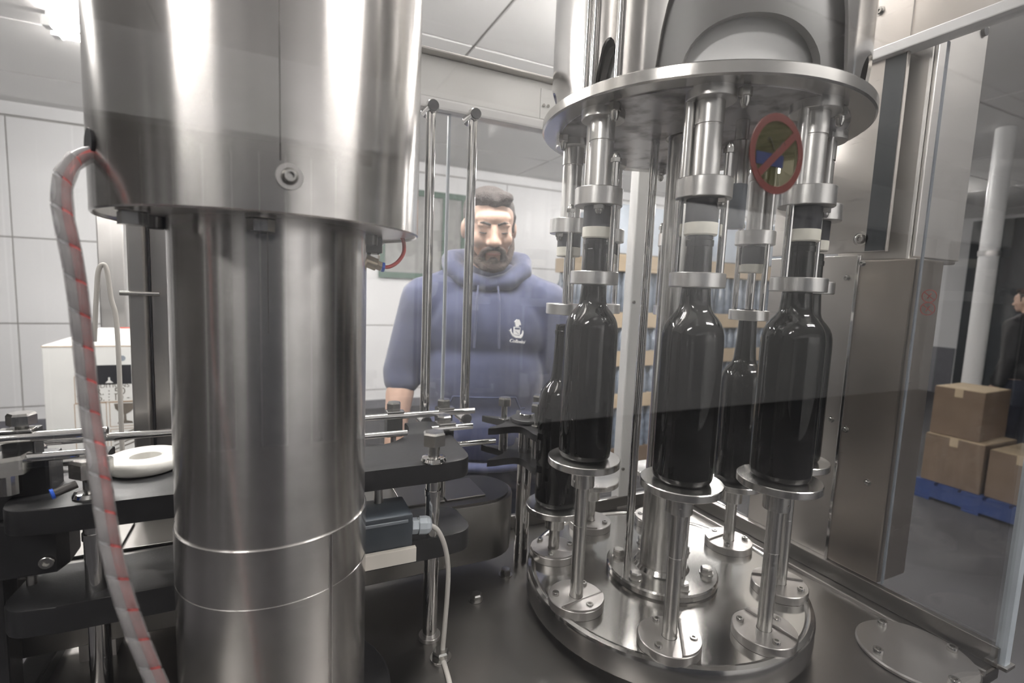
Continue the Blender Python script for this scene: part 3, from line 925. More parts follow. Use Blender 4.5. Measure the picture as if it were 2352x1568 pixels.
# left bracket assembly
lb = tag(empty('rail_bracket', (-.255, .72, TZ)), 'black plastic rail bracket with a steel knob at the left edge', 'bracket')
obj('block', box(bmnew(), -.03, .026, -.012, .03, L(1.205), L(1.272), .004), 'black_plastic', lb)
b = bmnew(); prism(b, [(-.06, -.02), (.03, -.02), (.036, .0), (.036, .035), (-.06, .035)], L(1.14), L(1.205), .003); obj('lower_block', b, 'black_plastic', lb)
b = bmnew(); hexhead(b, .021, L(1.262), L(1.282), Matrix.Translation((-.006, -.02, 0)) @ Matrix.Rotation(.4, 4, 'Z'), .2); cyl(b, .010, L(1.238), L(1.262), 18, x=-.006, y=-.02); obj('hex_knob', b, 'steel_bolt', lb)
b = bmnew(); rod(b, (.0, -.01, L(1.205)), (.045, -.01, L(1.205)), .009, 14); obj('pivot_pin', b, 'steel_satin', lb, 40)
b = bmnew(); socket(b, .007, 0, .005, 16, look((.022, -.02, L(1.155)), (0, -1, 0))); obj('screw', b, 'steel_bolt', lb, 40)
obj('stand', box(bmnew(), -.055, -.02, -.01, .025, -.40, L(1.14), .003), 'black_plastic', lb)

# ------------------------------------------------------------------ star wheel
sw = tag(empty('star_wheel', (.425, .815, TZ)), 'black plastic star wheel with two pocketed discs left of the turret', 'star wheel')
def star(R, depth, n, rot):
    pts = []
    for i in range(n * 16):
        t = 2 * PI * i / (n * 16)
        ph = ((t - rot) / (2 * PI / n)) % 1.
        d = min(ph, 1 - ph) * 2
        rr = R - depth * math.sqrt(max(0, 1 - (d / .9) ** 2)) if d < .9 else R
        pts.append((rr * math.cos(t), rr * math.sin(t)))
    return pts
for z0, nm in ((1.222, 'upper_disc'), (1.164, 'lower_disc')):
    b = bmnew(); prism(b, star(.090, .050, 6, math.radians(-75.3)), L(z0), L(z0 + .012), .001); obj(nm, b, 'black_plastic', sw, 30)
b = bmnew(); cyl(b, .0135, 0, L(1.25), 24, .001); obj('shaft', b, 'steel_polished', sw, 40)
b = bmnew(); cyl(b, .03, L(1.234), L(1.242), 24, .001); hub = obj('hub', b, 'black_plastic', sw, 40)
for k in range(3):
    a = math.radians(30 + 120 * k)
    M = Matrix.Translation((.042 * math.cos(a), .042 * math.sin(a), 0))
    b = bmnew(); cyl(b, .0055, L(1.234), L(1.262), 14, M=M); cyl(b, .010, L(1.234), L(1.238), 18, M=M); hexhead(b, .0125, L(1.262), L(1.278), M, .2); obj('hex_knob', b, 'steel_bolt', sw)
    b = bmnew(); cyl(b, .0085, L(1.176), L(1.222), 16, M=M); obj('spacer', b, 'steel_polished', sw, 40)

# ------------------------------------------------------------------ guard: frames, panes
bf = tag(empty('guard_frame_back', (.34, .95, TZ)), 'white and steel cross beam of the rear guard', 'guard frame')
bf.name = 'guard_beam'
obj('beam', box(bmnew(), -.50, .62, -.02, .02, L(1.820), L(1.893), .003), 'alu_white', bf)
obj('top_flange', box(bmnew(), -.50, .62, -.04, .022, L(1.893), L(1.897), .001), 'steel_sheet', bf)
b = bmnew(); box(b, -.50, .62, -.026, .004, L(1.800), L(1.820), .004); obj('door_track', b, 'white_coat', bf)
obj('joint_plate', box(bmnew(), .145, .185, -.0215, -.0195, L(1.822), L(1.880), .0006), 'alu_white', bf)
for x_ in (.152, .162):
    b = bmnew(); cyl(b, .0032, 0, .003, 12, M=look((x_, -.0215, L(1.848)), (0, -1, 0))); obj('rivet', b, 'steel_bolt', bf, 40)
def gpost(x, y, w_, d_, z0, z1, label, m='steel_sheet'):
    r = tag(empty('guard_post', (x, y, z0)), label, 'post')
    obj('profile', box(bmnew(), -w_ / 2, w_ / 2, -d_ / 2, d_ / 2, 0, z1 - z0, .003), m, r)
    b = bmnew(); box(b, -w_ / 2 - .004, w_ / 2 + .004, -d_ / 2 - .004, d_ / 2 + .004, 0, .006, .001); obj('foot_plate', b, 'steel_satin', r)
    return r
p_ = gpost(.768, .95, .040, .03, .96, 1.82, 'pale steel guard post standing behind the turret', 'alu_white')
for z_ in (.5, .1):
    b = bmnew(); cyl(b, .004, 0, .004, 12, M=look((-.014, -.015, z_), (0, -1, 0))); obj('screw', b, 'steel_bolt', p_, 40)
p_ = gpost(-.19, .955, .022, .03, .96, 1.82, 'slim steel guard post with a cross bolt at left of the column')
b = bmnew(); rod(b, (-.02, -.02, L(1.45)), (.03, -.02, L(1.45)), .0035, 12); obj('cross_bolt', b, 'steel_bolt', p_, 40)
lp = tag(empty('guard_sheet', (-.16, .965, TZ)), 'grey steel guard sheet between the slim post and the column', 'panel')
obj('sheet', box(bmnew(), -.016, .11, -.003, .003, .03, L(1.80), .001), 'steel_sheet', lp)
obj('black_seal', box(bmnew(), -.022, -.016, -.006, .006, .03, L(1.80), .001), 'black_rubber', lp)
def pane(name, x0, x1, y0, y1, z0, z1, label):
    cx_, cy_ = (x0 + x1) / 2, (y0 + y1) / 2
    r = tag(empty(name, (cx_, cy_, z0)), label, 'guard screen')
    g = obj('sheet', box(bmnew(), x0 - cx_, x1 - cx_, y0 - cy_, y1 - cy_, 0, z1 - z0), 'acrylic', r)
    return r
bp1 = pane('guard_screen', -.05, .300, .938, .942, 1.0, 1.80, 'clear rear guard door left of the centre gap')
bp2 = pane('guard_screen', .304, .745, .938, .942, 1.0, 1.80, 'clear rear guard door right of the centre gap')
pane('guard_screen', .79, .95, .938, .942, 1.0, 1.82, 'narrow clear rear guard pane at the far right')
for r_, gx in ((bp1, .256), (bp2, .336)):
    x_ = gx - r_.location.x
    b = bmnew(); cyl(b, .0088, 1.215 - 1.0, 1.805 - 1.0, 20, .001, x=x_, y=-.03); h_ = obj('handle', b, 'steel_polished', r_, 40)
    for z_ in (.225, .795):
        b = bmnew(); rod(b, (x_, -.045, z_), (x_, -.001, z_), .011, 18); obj('standoff', b, 'steel_polished', h_, 40)
        b = bmnew(); rod(b, (x_, -.047, z_), (x_, -.045, z_), .0095, 18); obj('end_cap', b, 'black_rubber', h_, 40)
b = bmnew(); box(b, .172, .177, -.004, .004, 0, .80, .001); obj('edge_seal', b, 'light_grey_plastic', bp1)
# right side: stainless enclosure wall and glass
rs = tag(empty('side_enclosure', (.965, .62, TZ)), 'tall stainless steel side wall of the machine right of the turret', 'enclosure')
obj('lower_sheet', box(bmnew(), -.008, .0, -.06, .12, .03, L(1.565), .001), 'steel_wall', rs)
obj('upper_sheet', box(bmnew(), -.008, .0, -.10, .12, L(1.570), L(2.3), .001), 'steel_wall', rs)
obj('column_cover', box(bmnew(), -.012, .075, -.150, -.06, .03, L(1.556), .003), 'steel_warm', rs)
obj('edge_bead', box(bmnew(), -.015, -.008, -.064, -.058, .03, L(1.565), .001), 'steel_polished', rs)
obj('side_beam', box(bmnew(), -.02, .012, -.33, .31, L(1.900), L(1.918), .002), 'white_coat', rs)
obj('header_sheet', box(bmnew(), -.006, .0, -.33, .31, L(1.918), L(2.35), .001), 'steel_wall', rs)
for (y_, z_, s_) in ((.573, 1.985, .005), (.563, 1.594, .0085), (.553, 1.55, .004), (.580, 1.525, .004), (.580, 1.257, .004), (.550, 1.246, .004), (.503, 1.162, .004)):
    front = .012 if y_ < .56 and z_ < 1.565 else .008
    M = look((-front, y_ - .62, L(z_)), (-1, 0, 0))
    b = bmnew(); cyl(b, s_ * 1.5, 0, .0012, 18, M=M); socket(b, s_, .0012, .005, 14, M)
    obj('screw', b, 'steel_bolt', rs, 40)
obj('cable_slot', box(bmnew(), -.0092, -.0075, -.098, -.066, L(1.572), L(1.898)), 'dark_door', rs)  # dark reflection in the upper sheet, painted as a near-black strip
cb = tag(empty('control_cabinet', (1.063, .556, 1.556)), 'grey stainless steel control cabinet hung outside the side guard', 'cabinet')
obj('body', box(bmnew(), -.078, .078, -.058, .064, 0, .52, .004), 'cabinet_steel', cb)
obj('door', box(bmnew(), -.074, .074, -.064, -.0585, .006, .51, .002), 'cabinet_steel', cb)
b = bmnew(); rod(b, (.055, -.069, .40), (.055, -.0642, .40), .008, 18); obj('lock', b, 'black_rubber', cb, 40)
obj('mounting_arm', box(bmnew(), -.098, -.078, .02, .05, .06, .10), 'steel_satin', cb)
sp = pane('guard_screen', .957, .961, .305, .465, .992, 1.90, 'clear side guard pane with two small prohibition stickers')
pane('guard_screen', .957, .961, .745, .93, .992, 1.90, 'clear side guard pane behind the steel side wall')
obj('edge_strip', box(bmnew(), -.003, .003, .0785, .0805, 0, .90), 'grey_plastic', sp)
fp = pane('guard_screen', -.9, .945, .298, .302, .97, 1.905, 'large clear front guard pane that everything is seen through')
cp = gpost(.957, .3, .018, .014, .96, 1.91, 'slim translucent-looking corner post of the guard at the right edge', 'light_grey_plastic')

# stickers
def ring_flat(bm, r0, r1, n, M, th=.0004):
    lathe(bm, [(r0, 0), (r1, 0), (r1, th), (r0, th)], n, M, close=True)
    return bm
def slash(bm, r, wd, ang, M, th=.0004):
    c, s = math.cos(ang), math.sin(ang)
    pts = [(c * t * r - s * q * wd, s * t * r + c * q * wd) for t, q in ((-1, -1), (1, -1), (1, 1), (-1, 1))]
    prism(bm, pts, 0, th, 0, M)
    return bm
st = tag(empty('prohibition_sticker', (.379, .2975, 1.600)), 'round red prohibition sticker with a crossed out hand on the front pane', 'sticker')
MF = Matrix.Translation((0, 0, 0)) @ FACE_Y
b = bmnew(); ring_flat(b, .0262, .0325, 48, MF); obj('red_ring', b, 'sticker_ring', st)
b = bmnew(); lathe(b, [(0, -.0003), (.0262, -.0003), (.0262, -.0001), (0, -.0001)], 40, MF); obj('tinted_disc', b, 'sticker_tint', st)
b = bmnew(); slash(b, .0265, .0032, math.radians(42), MF @ Matrix.Translation((0, 0, .0003))); obj('slash', b, 'sticker_ring', st)
b = bmnew(); box(b, -.0245, .008, -.0006, -.0002, -.0105, -.0005); obj('cuff', b, 'sticker_blue', st)
b = bmnew(); sweep(b, smoothpath([(-.013, -.0006, .009), (-.0115, -.0006, .0115), (-.009, -.0006, .0105), (-.003, -.0006, .001)], 5), .0003, 6)
sweep(b, smoothpath([(.0, -.0006, .002), (.004, -.0006, .009), (.0065, -.0006, .0105), (.0085, -.0006, .008)], 5), .0003, 6); obj('hand_outline', b, 'print_black', st)
MX = Matrix(((0, 0, -1, 0), (-1, 0, 0, 0), (0, 1, 0, 0), (0, 0, 0, 1)))
for z_, l in ((1.495, 'upper small red prohibition sticker on the side pane'), (1.4745, 'lower small red prohibition sticker on the side pane')):
    s2 = tag(empty('prohibition_sticker', (.9566, .447, z_)), l, 'sticker', 'small stickers on the side pane')
    b = bmnew(); ring_flat(b, .0092, .0108, 32, MX, .0003); obj('red_ring', b, 'sticker_faint', s2)
    b = bmnew(); slash(b, .0093, .0008, math.radians(-40), MX, .0003); obj('slash', b, 'sticker_faint', s2)
    b = bmnew(); slash(b, .005, .0009, math.radians(60), MX, .0003); obj('pictogram', b, 'sticker_faint', s2)

# ------------------------------------------------------------------ thin hooked strip and steel column at the left
hk = tag(empty('bent_strip', (-.238, 1.0, 1.0)), 'thin bent grey strip hooked over beside the slim guard post', 'strip')
b = bmnew()
pth = smoothpath([(-.022, 0, .37), (-.016, 0, .45), (-.0125, 0, .482), (-.007, 0, .492), (-.002, 0, .485), (.002, 0, .44), (.008, 0, .39), (.008, 0, .20), (.006, 0, 0)], 6)
sweep(b, pth, .0035, 8); obj('strip', b, 'cable_grey', hk, 50)
sc_ = tag(empty('steel_column', (-.737, 3.2, 0)), 'grey steel column standing behind the white carton', 'column')
obj('shaft', box(bmnew(), -.055, .055, -.05, .05, .01, RH - .02, .006), 'steel_satin', sc_)
obj('base_plate', box(bmnew(), -.09, .09, -.09, .09, 0, .012, .002), 'steel_satin', sc_)

# ------------------------------------------------------------------ cartons at the left
def carton(name, x0, x1, y0, y1, z0, z1, label, m='carton_white'):
    cx_, cy_ = (x0 + x1) / 2, (y0 + y1) / 2
    r = tag(empty(name, (cx_, cy_, z0)), label, 'box')
    obj('body', box(bmnew(), x0 - cx_, x1 - cx_, y0 - cy_, y1 - cy_, 0, z1 - z0, .003), m, r)
    return r
ct = carton('printed_carton', -.845, -.43, 2.60, 2.90, .66, 1.176, 'white carton with printed storage icons behind the hose')
cz = 1.176 - .66
b = bmnew()
vs = [b.verts.new(p) for p in ((-.2075, -.15, cz), (.2075, -.15, cz), (.2075, -.02, cz + .062), (-.05, -.02, cz + .062))]
vt = [b.verts.new((v.co.x, v.co.y + .004, v.co.z + .002)) for v in vs]
b.faces.new(vs); b.faces.new(vt[::-1])
for i in range(4):
    b.faces.new((vs[i], vs[(i + 1) % 4], vt[(i + 1) % 4], vt[i]))
obj('lid_flap', b, 'carton_white', ct)
obj('fold_edge', box(bmnew(), -.2085, .2085, -.1512, -.147, cz - .004, cz + .001), 'carton_edge', ct)
obj('flap_print', box(bmnew(), .02, .07, -.022, -.0195, cz + .0605, cz + .066), 'print_red', ct)
def CP(u_, z_):      # absolute -> local on the front face
    return (u_ + .6375, z_ - .66)
def flat(name, u0, u1, z0, z1, m, d=.0008):
    (a0, c0), (a1, c1) = CP(u0, z0), CP(u1, z1)
    return obj(name, box(bmnew(), a0, a1, -.15 - d, -.1495, c0, c1), m, ct)
flat('black_label', -.675, -.555, 1.012, 1.094, 'print_black', .001)
b = bmnew(); x_, z_ = CP(-.632, 1.03); prism(b, [(-.014, -.012), (.014, -.012), (.003, 0), (.0028, .012), (-.0028, .012), (-.003, 0)], 0, .0006, 0, Matrix.Translation((x_, -.1512, z_)) @ FACE_Y); obj('label_emblem', b, 'carton_white', ct)
x_, z_ = CP(-.632, 1.112 + .005)
b = bmnew(); lathe(b, [(.0, 0), (.012, 0), (.012, .0006), (0, .0006)], 24, Matrix.Translation((CP(-.585, 1.122)[0], -.1502, CP(-.585, 1.122)[1])) @ FACE_Y); obj('vent_hole', b, 'grey_plastic', ct)
def outline(u0, u1, z0, z1, t=.0022):
    for (a, b2, c2, d2) in ((u0, u1, z1 - t, z1), (u0, u1, z0, z0 + t), (u0, u0 + t, z0 + t, z1 - t), (u1 - t, u1, z0 + t, z1 - t)):
        flat('printed_line', a, b2, c2, d2, 'print_brown', .0006)
outline(-.748, -.47, .936, 1.049)
outline(-.752, -.645, .828, .935); outline(-.636, -.53, .828, .935); outline(-.522, -.452, .828, .935)
outline(-.752, -.645, .715, .818); outline(-.636, -.53, .715, .818)
for txt, u_, z_, s_ in (('CONDITIONS', -.725, .998, .026), ('U.R. : 50', -.722, .968, .041), ('Temp. : 10 - 20', -.742, .943, .036)):
    x_, z2 = CP(u_, z_)
    textmesh('printed_text', txt, s_, 'print_dark', ct, Matrix.Translation((x_, -.1502, z2)) @ FACE_Y)
# goblet pictogram
b = bmnew()
x_, z_ = CP(-.583, .84)
prism(b, [(-.028, 0), (.028, 0), (.024, .008), (.005, .013), (.004, .04), (.02, .05), (.033, .066), (.037, .088), (-.037, .088), (-.033, .066), (-.02, .05), (-.004, .04), (-.005, .013), (-.024, .008)], 0, .0008, 0, Matrix.Translation((x_, -.1500, z_)) @ FACE_Y)
obj('goblet_icon', b, 'print_dark', ct)
for k in range(4):
    b = bmnew(); x_, z_ = CP(-.625 + .0 * k, .725 + .018 * k)
    prism(b, [(0, 0), (.075, .03), (.075, .036), (0, .005)], 0, .0006, 0, Matrix.Translation((x_, -.1502, z_)) @ FACE_Y); obj('printed_line', b, 'print_dark', ct)
b = bmnew(); x_, z_ = CP(-.70, .85); prism(b, [(-.03, 0), (.03, 0), (.03, .012), (.008, .012), (.008, .04), (.02, .04), (0, .068), (-.02, .04), (-.008, .04), (-.008, .012), (-.03, .012)], 0, .0006, 0, Matrix.Translation((x_, -.1502, z_)) @ FACE_Y); obj('arrow_icon', b, 'print_dark', ct)
carton('carton', -.90, -.42, 2.58, 2.95, .145, .66, 'plain white carton underneath the printed carton')

def pallet(name, x, y, wx, wy, rz, m, label):
    r = tag(empty(name, (x, y, 0), rz), label, 'pallet')
    for k in range(5):
        yy = -wy / 2 + wy * k / 5
        obj('deck_board', box(bmnew(), -wx / 2, wx / 2, yy + .01, yy + wy / 5 - .01, .122, .144, .002), m, r)
    for xx in (-wx / 2 + .05, 0, wx / 2 - .05):
        obj('stringer', box(bmnew(), xx - .045, xx + .045, -wy / 2 + .01, wy / 2 - .01, .022, .122, .002), m, r)
    for yy in (-wy / 2 + .01, -.05, wy / 2 - .11):
        obj('bottom_board', box(bmnew(), -wx / 2, wx / 2, yy, yy + .10, 0, .022, .002), m, r)
    return r
pallet('pallet', -.66, 2.77, .60, .42, 0, 'cardboard', 'low wooden pallet under the white cartons')
# ------------------------------------------------------------------ cardboard boxes on blue pallet, right
pallet('pallet', 4.83, 1.70, .62, .72, 0, 'pallet_blue', 'blue pallet under the cardboard boxes at right')
def cbox(x, y, z, wx, wy, wz, label, rz=0):
    r = tag(empty('cardboard_box', (x, y, z), rz), label, 'box', 'cardboard boxes on the blue pallet')
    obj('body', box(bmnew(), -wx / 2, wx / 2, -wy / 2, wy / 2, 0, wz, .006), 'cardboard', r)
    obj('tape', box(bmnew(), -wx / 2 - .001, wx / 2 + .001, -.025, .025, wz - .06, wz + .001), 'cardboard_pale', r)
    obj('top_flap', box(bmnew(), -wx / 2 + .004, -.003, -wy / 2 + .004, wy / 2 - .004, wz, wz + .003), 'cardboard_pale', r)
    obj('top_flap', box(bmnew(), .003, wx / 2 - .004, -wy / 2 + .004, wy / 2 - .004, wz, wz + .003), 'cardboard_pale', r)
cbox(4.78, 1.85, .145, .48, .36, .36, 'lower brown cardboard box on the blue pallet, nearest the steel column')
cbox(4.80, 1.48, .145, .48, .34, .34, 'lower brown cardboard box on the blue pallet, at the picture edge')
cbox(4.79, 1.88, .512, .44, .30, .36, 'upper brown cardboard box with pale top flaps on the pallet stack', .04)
# ------------------------------------------------------------------ white pipe
wp = tag(empty('white_pipe', (5.28, 2.09, 0)), 'white vertical pipe rising behind the cardboard boxes', 'pipe')
b = bmnew(); cyl(b, .065, .01, RH - .02, 24, .002); obj('pipe', b, 'white_coat', wp, 40)
b = bmnew(); cyl(b, .10, 0, .012, 24); obj('base_plate', b, 'white_coat', wp, 40)
b = bmnew(); ringp(b, .066, .072, 1.9, 1.94, 24); obj('clamp_band', b, 'steel_satin', wp, 40)
# ------------------------------------------------------------------ pallets of bottles behind the machine
def bottle_pallet(x, y, wx, wy, label):
    r = tag(empty('bottle_pallet', (x, y, 0)), label, 'bottle pallet', 'pallets of stacked bottles')
    obj('pallet_base', box(bmnew(), -wx / 2, wx / 2, -wy / 2, wy / 2, 0, .14, .004), 'cardboard', r)
    zz = [(.14, .48), (.56, .83), (.88, 1.126), (1.20, 1.31)]
    z = .14
    rows = [(.14, .50, .62), (.62, .86, .99), (.99, 1.19, 1.32), (1.32, 1.66, 1.80)]
    for z0, z1, z2 in rows:
        b = bmnew()
        nb = int(wx / .088)
        for i in range(nb):
            for yy in (-wy / 2 + .05, wy / 2 - .05):
                cx_ = -wx / 2 + (i + .5) * wx / nb
                lathe(b, [(0, z0), (.040, z0), (.042, z0 + .01), (.042, z0 + (z1 - z0) * .62), (.018, z0 + (z1 - z0) * .8), (.015, z1), (0, z1)], 10, Matrix.Translation((cx_, yy, 0)))
        ny = int(wy / .088)
        for i in range(ny):
            for xx in (-wx / 2 + .05, wx / 2 - .05):
                cy_ = -wy / 2 + (i + .5) * wy / ny
                lathe(b, [(0, z0), (.040, z0), (.042, z0 + .01), (.042, z0 + (z1 - z0) * .62), (.018, z0 + (z1 - z0) * .8), (.015, z1), (0, z1)], 10, Matrix.Translation((xx, cy_, 0)))
        o = obj('bottle_layer', b, 'bottle_stack', r, 40); o['kind'] = 'stuff'
        obj('core', box(bmnew(), -wx / 2 + .1, wx / 2 - .1, -wy / 2 + .1, wy / 2 - .1, z0, z1), 'bottle_stack', r)
        obj('tray', box(bmnew(), -wx / 2, wx / 2, -wy / 2, wy / 2, z1, z2, .006), 'cardboard_pale', r)
    b = bmnew(); box(b, -wx / 2 + .03, wx / 2 - .03, -wy / 2 + .03, wy / 2 - .03, 1.80, 2.22, .05); obj('wrapped_top', b, 'shrink', r, 40)
bottle_pallet(3.12, 3.9, 1.15, 1.0, 'pallet of bottles in tan trays behind the turret, left one')
bottle_pallet(4.38, 3.95, 1.15, 1.0, 'pallet of bottles in tan trays behind the turret, right one')

# ------------------------------------------------------------------ people
def blob(name, prims, voxel, m, parent, smooth_it=4, M=None):
    """union of spheres / ellipsoids / swept cones, fused into one continuous surface"""
    b = bmnew()
    for p in prims:
        if p[0] == 's':                       # ellipsoid: centre, radii, optional euler
            c, rr = p[1], p[2]
            mt = Matrix.Translation(c)
            if len(p) > 3:
                from mathutils import Euler
                mt = mt @ Euler([math.radians(q) for q in p[3]]).to_matrix().to_4x4()
            mt = mt @ Matrix.Diagonal((*rr, 1))
            bmesh.ops.create_icosphere(b, subdivisions=3, radius=1., matrix=mt)
        else:                                 # chain of (point, radius)
            ch = p[1]
            for (a, ra), (c, rc) in zip(ch[:-1], ch[1:]):
                a, c = Vector(a), Vector(c)
                n = max(2, int((c - a).length / (min(ra, rc) * .35)))
                for i in range(n + 1):
                    t = i / n
                    bmesh.ops.create_icosphere(b, subdivisions=2, radius=ra + (rc - ra) * t, matrix=Matrix.Translation(a.lerp(c, t)))
    me = bpy.data.meshes.new(name)
    b.to_mesh(me)
    b.free()
    o = bpy.data.objects.new(name, me)
    COL.objects.link(o)
    md = o.modifiers.new('fuse', 'REMESH'); md.mode = 'VOXEL'; md.voxel_size = voxel
    md = o.modifiers.new('soft', 'SMOOTH'); md.factor = .5; md.iterations = smooth_it
    dg = bpy.context.evaluated_depsgraph_get()
    me2 = bpy.data.meshes.new_from_object(o.evaluated_get(dg))
    bpy.data.objects.remove(o); bpy.data.meshes.remove(me)
    me2.name = name
    if M is not None:
        me2.transform(M)
    me2.materials.clear(); me2.materials.append(MATS[m]); me2.shade_smooth()
    o = bpy.data.objects.new(name, me2)
    COL.objects.link(o)
    o.parent = parent
    return o
def hand(wrist, side, palm_dir, fwd):
    """relaxed hand hanging down: palm plus four curled fingers and a thumb; fwd = direction the thumb side faces"""
    W = Vector(wrist); d = Vector(palm_dir).normalized(); f = Vector(fwd).normalized(); n = d.cross(f).normalized() * side
    pr = [('c', [(W, .026), (W + d * .03, .028)])]
    for k, off in enumerate((.027, .009, -.009, -.026)):
        pr.append(('c', [(W + d * .025 + f * off * .7, .017), (W + d * .088 + f * off, .0135)]))
        ln = (.072, .08, .075, .06)[k]
        a = W + d * .088 + f * off
        pr.append(('c', [(a, .0098), (a + d * ln * .45 + n * .008, .009), (a + d * ln * .75 + n * .022, .0082), (a + d * ln * .92 + n * .038, .007)]))
    a = W + d * .03 + f * .026
    pr.append(('c', [(a, .015), (a + d * .03 + f * .022, .0125), (a + d * .062 + f * .026 + n * .012, .0095), (a + d * .08 + f * .022 + n * .018, .0085)]))
    return pr
def head_prims(z, yaw=0, s=1.):
    # local: face towards -y; z = centre of the skull
    P = [('s', (0, .012, z + .028), (.077, .094, .086)),
         ('s', (0, -.022, z - .02), (.066, .074, .085)),
         ('s', (0, -.030, z - .065), (.056, .062, .058)),
         ('s', (0, -.062, z - .094), (.030, .030, .026)),
         ('s', (-.036, -.062, z - .035), (.026, .025, .028)), ('s', (.036, -.062, z - .035), (.026, .025, .028)),
         ('s', (0, -.066, z + .03), (.055, .026, .026)),
         ('s', (-.028, -.081, z + .012), (.024, .011, .0085)), ('s', (.028, -.081, z + .012), (.024, .011, .0085)),
         ('s', (-.029, -.078, z - .006), (.0155, .013, .012)), ('s', (.029, -.078, z - .006), (.0155, .013, .012)),
         ('c', [((0, -.086, z + .004), .0095), ((0, -.100, z - .022), .0115), ((0, -.112, z - .040), .0135)]),
         ('s', (-.013, -.098, z - .043), (.0105, .013, .0095)), ('s', (.013, -.098, z - .043), (.0105, .013, .0095)),
         ('s', (0, -.089, z - .068), (.024, .012, .0075)), ('s', (0, -.087, z - .079), (.021, .012, .008)),
         ('s', (-.078, .012, z - .015), (.010, .020, .032)), ('s', (.078, .012, z - .015), (.010, .020, .032)),
         ('c', [((0, .012, z - .06), .056), ((0, .03, z - .15), .058), ((0, .035, z - .19), .064)])]
    return P
def rot_head(prims, pivot, R):
    out = []
    q3 = Vector((.96, .97, .90))
    def sq(c):
        d = Vector(c) - pivot
        return pivot + Vector((d.x * q3.x, d.y * q3.y, d.z * q3.z))
    prims = [('s', sq(p[1]), tuple(a * b_ for a, b_ in zip(p[2], q3))) if p[0] == 's' else ('c', [(sq(q), r * .94) for q, r in p[1]]) for p in prims]
    for p in prims:
        if p[0] == 's':
            c = pivot + R @ (Vector(p[1]) - pivot)
            e = R.to_euler()
            base = [math.degrees(q) for q in e]
            out.append(('s', tuple(c), p[2], base))
        else:
            out.append(('c', [(tuple(pivot + R @ (Vector(q) - pivot)), r) for q, r in p[1]]))
    return out
from mathutils import Euler
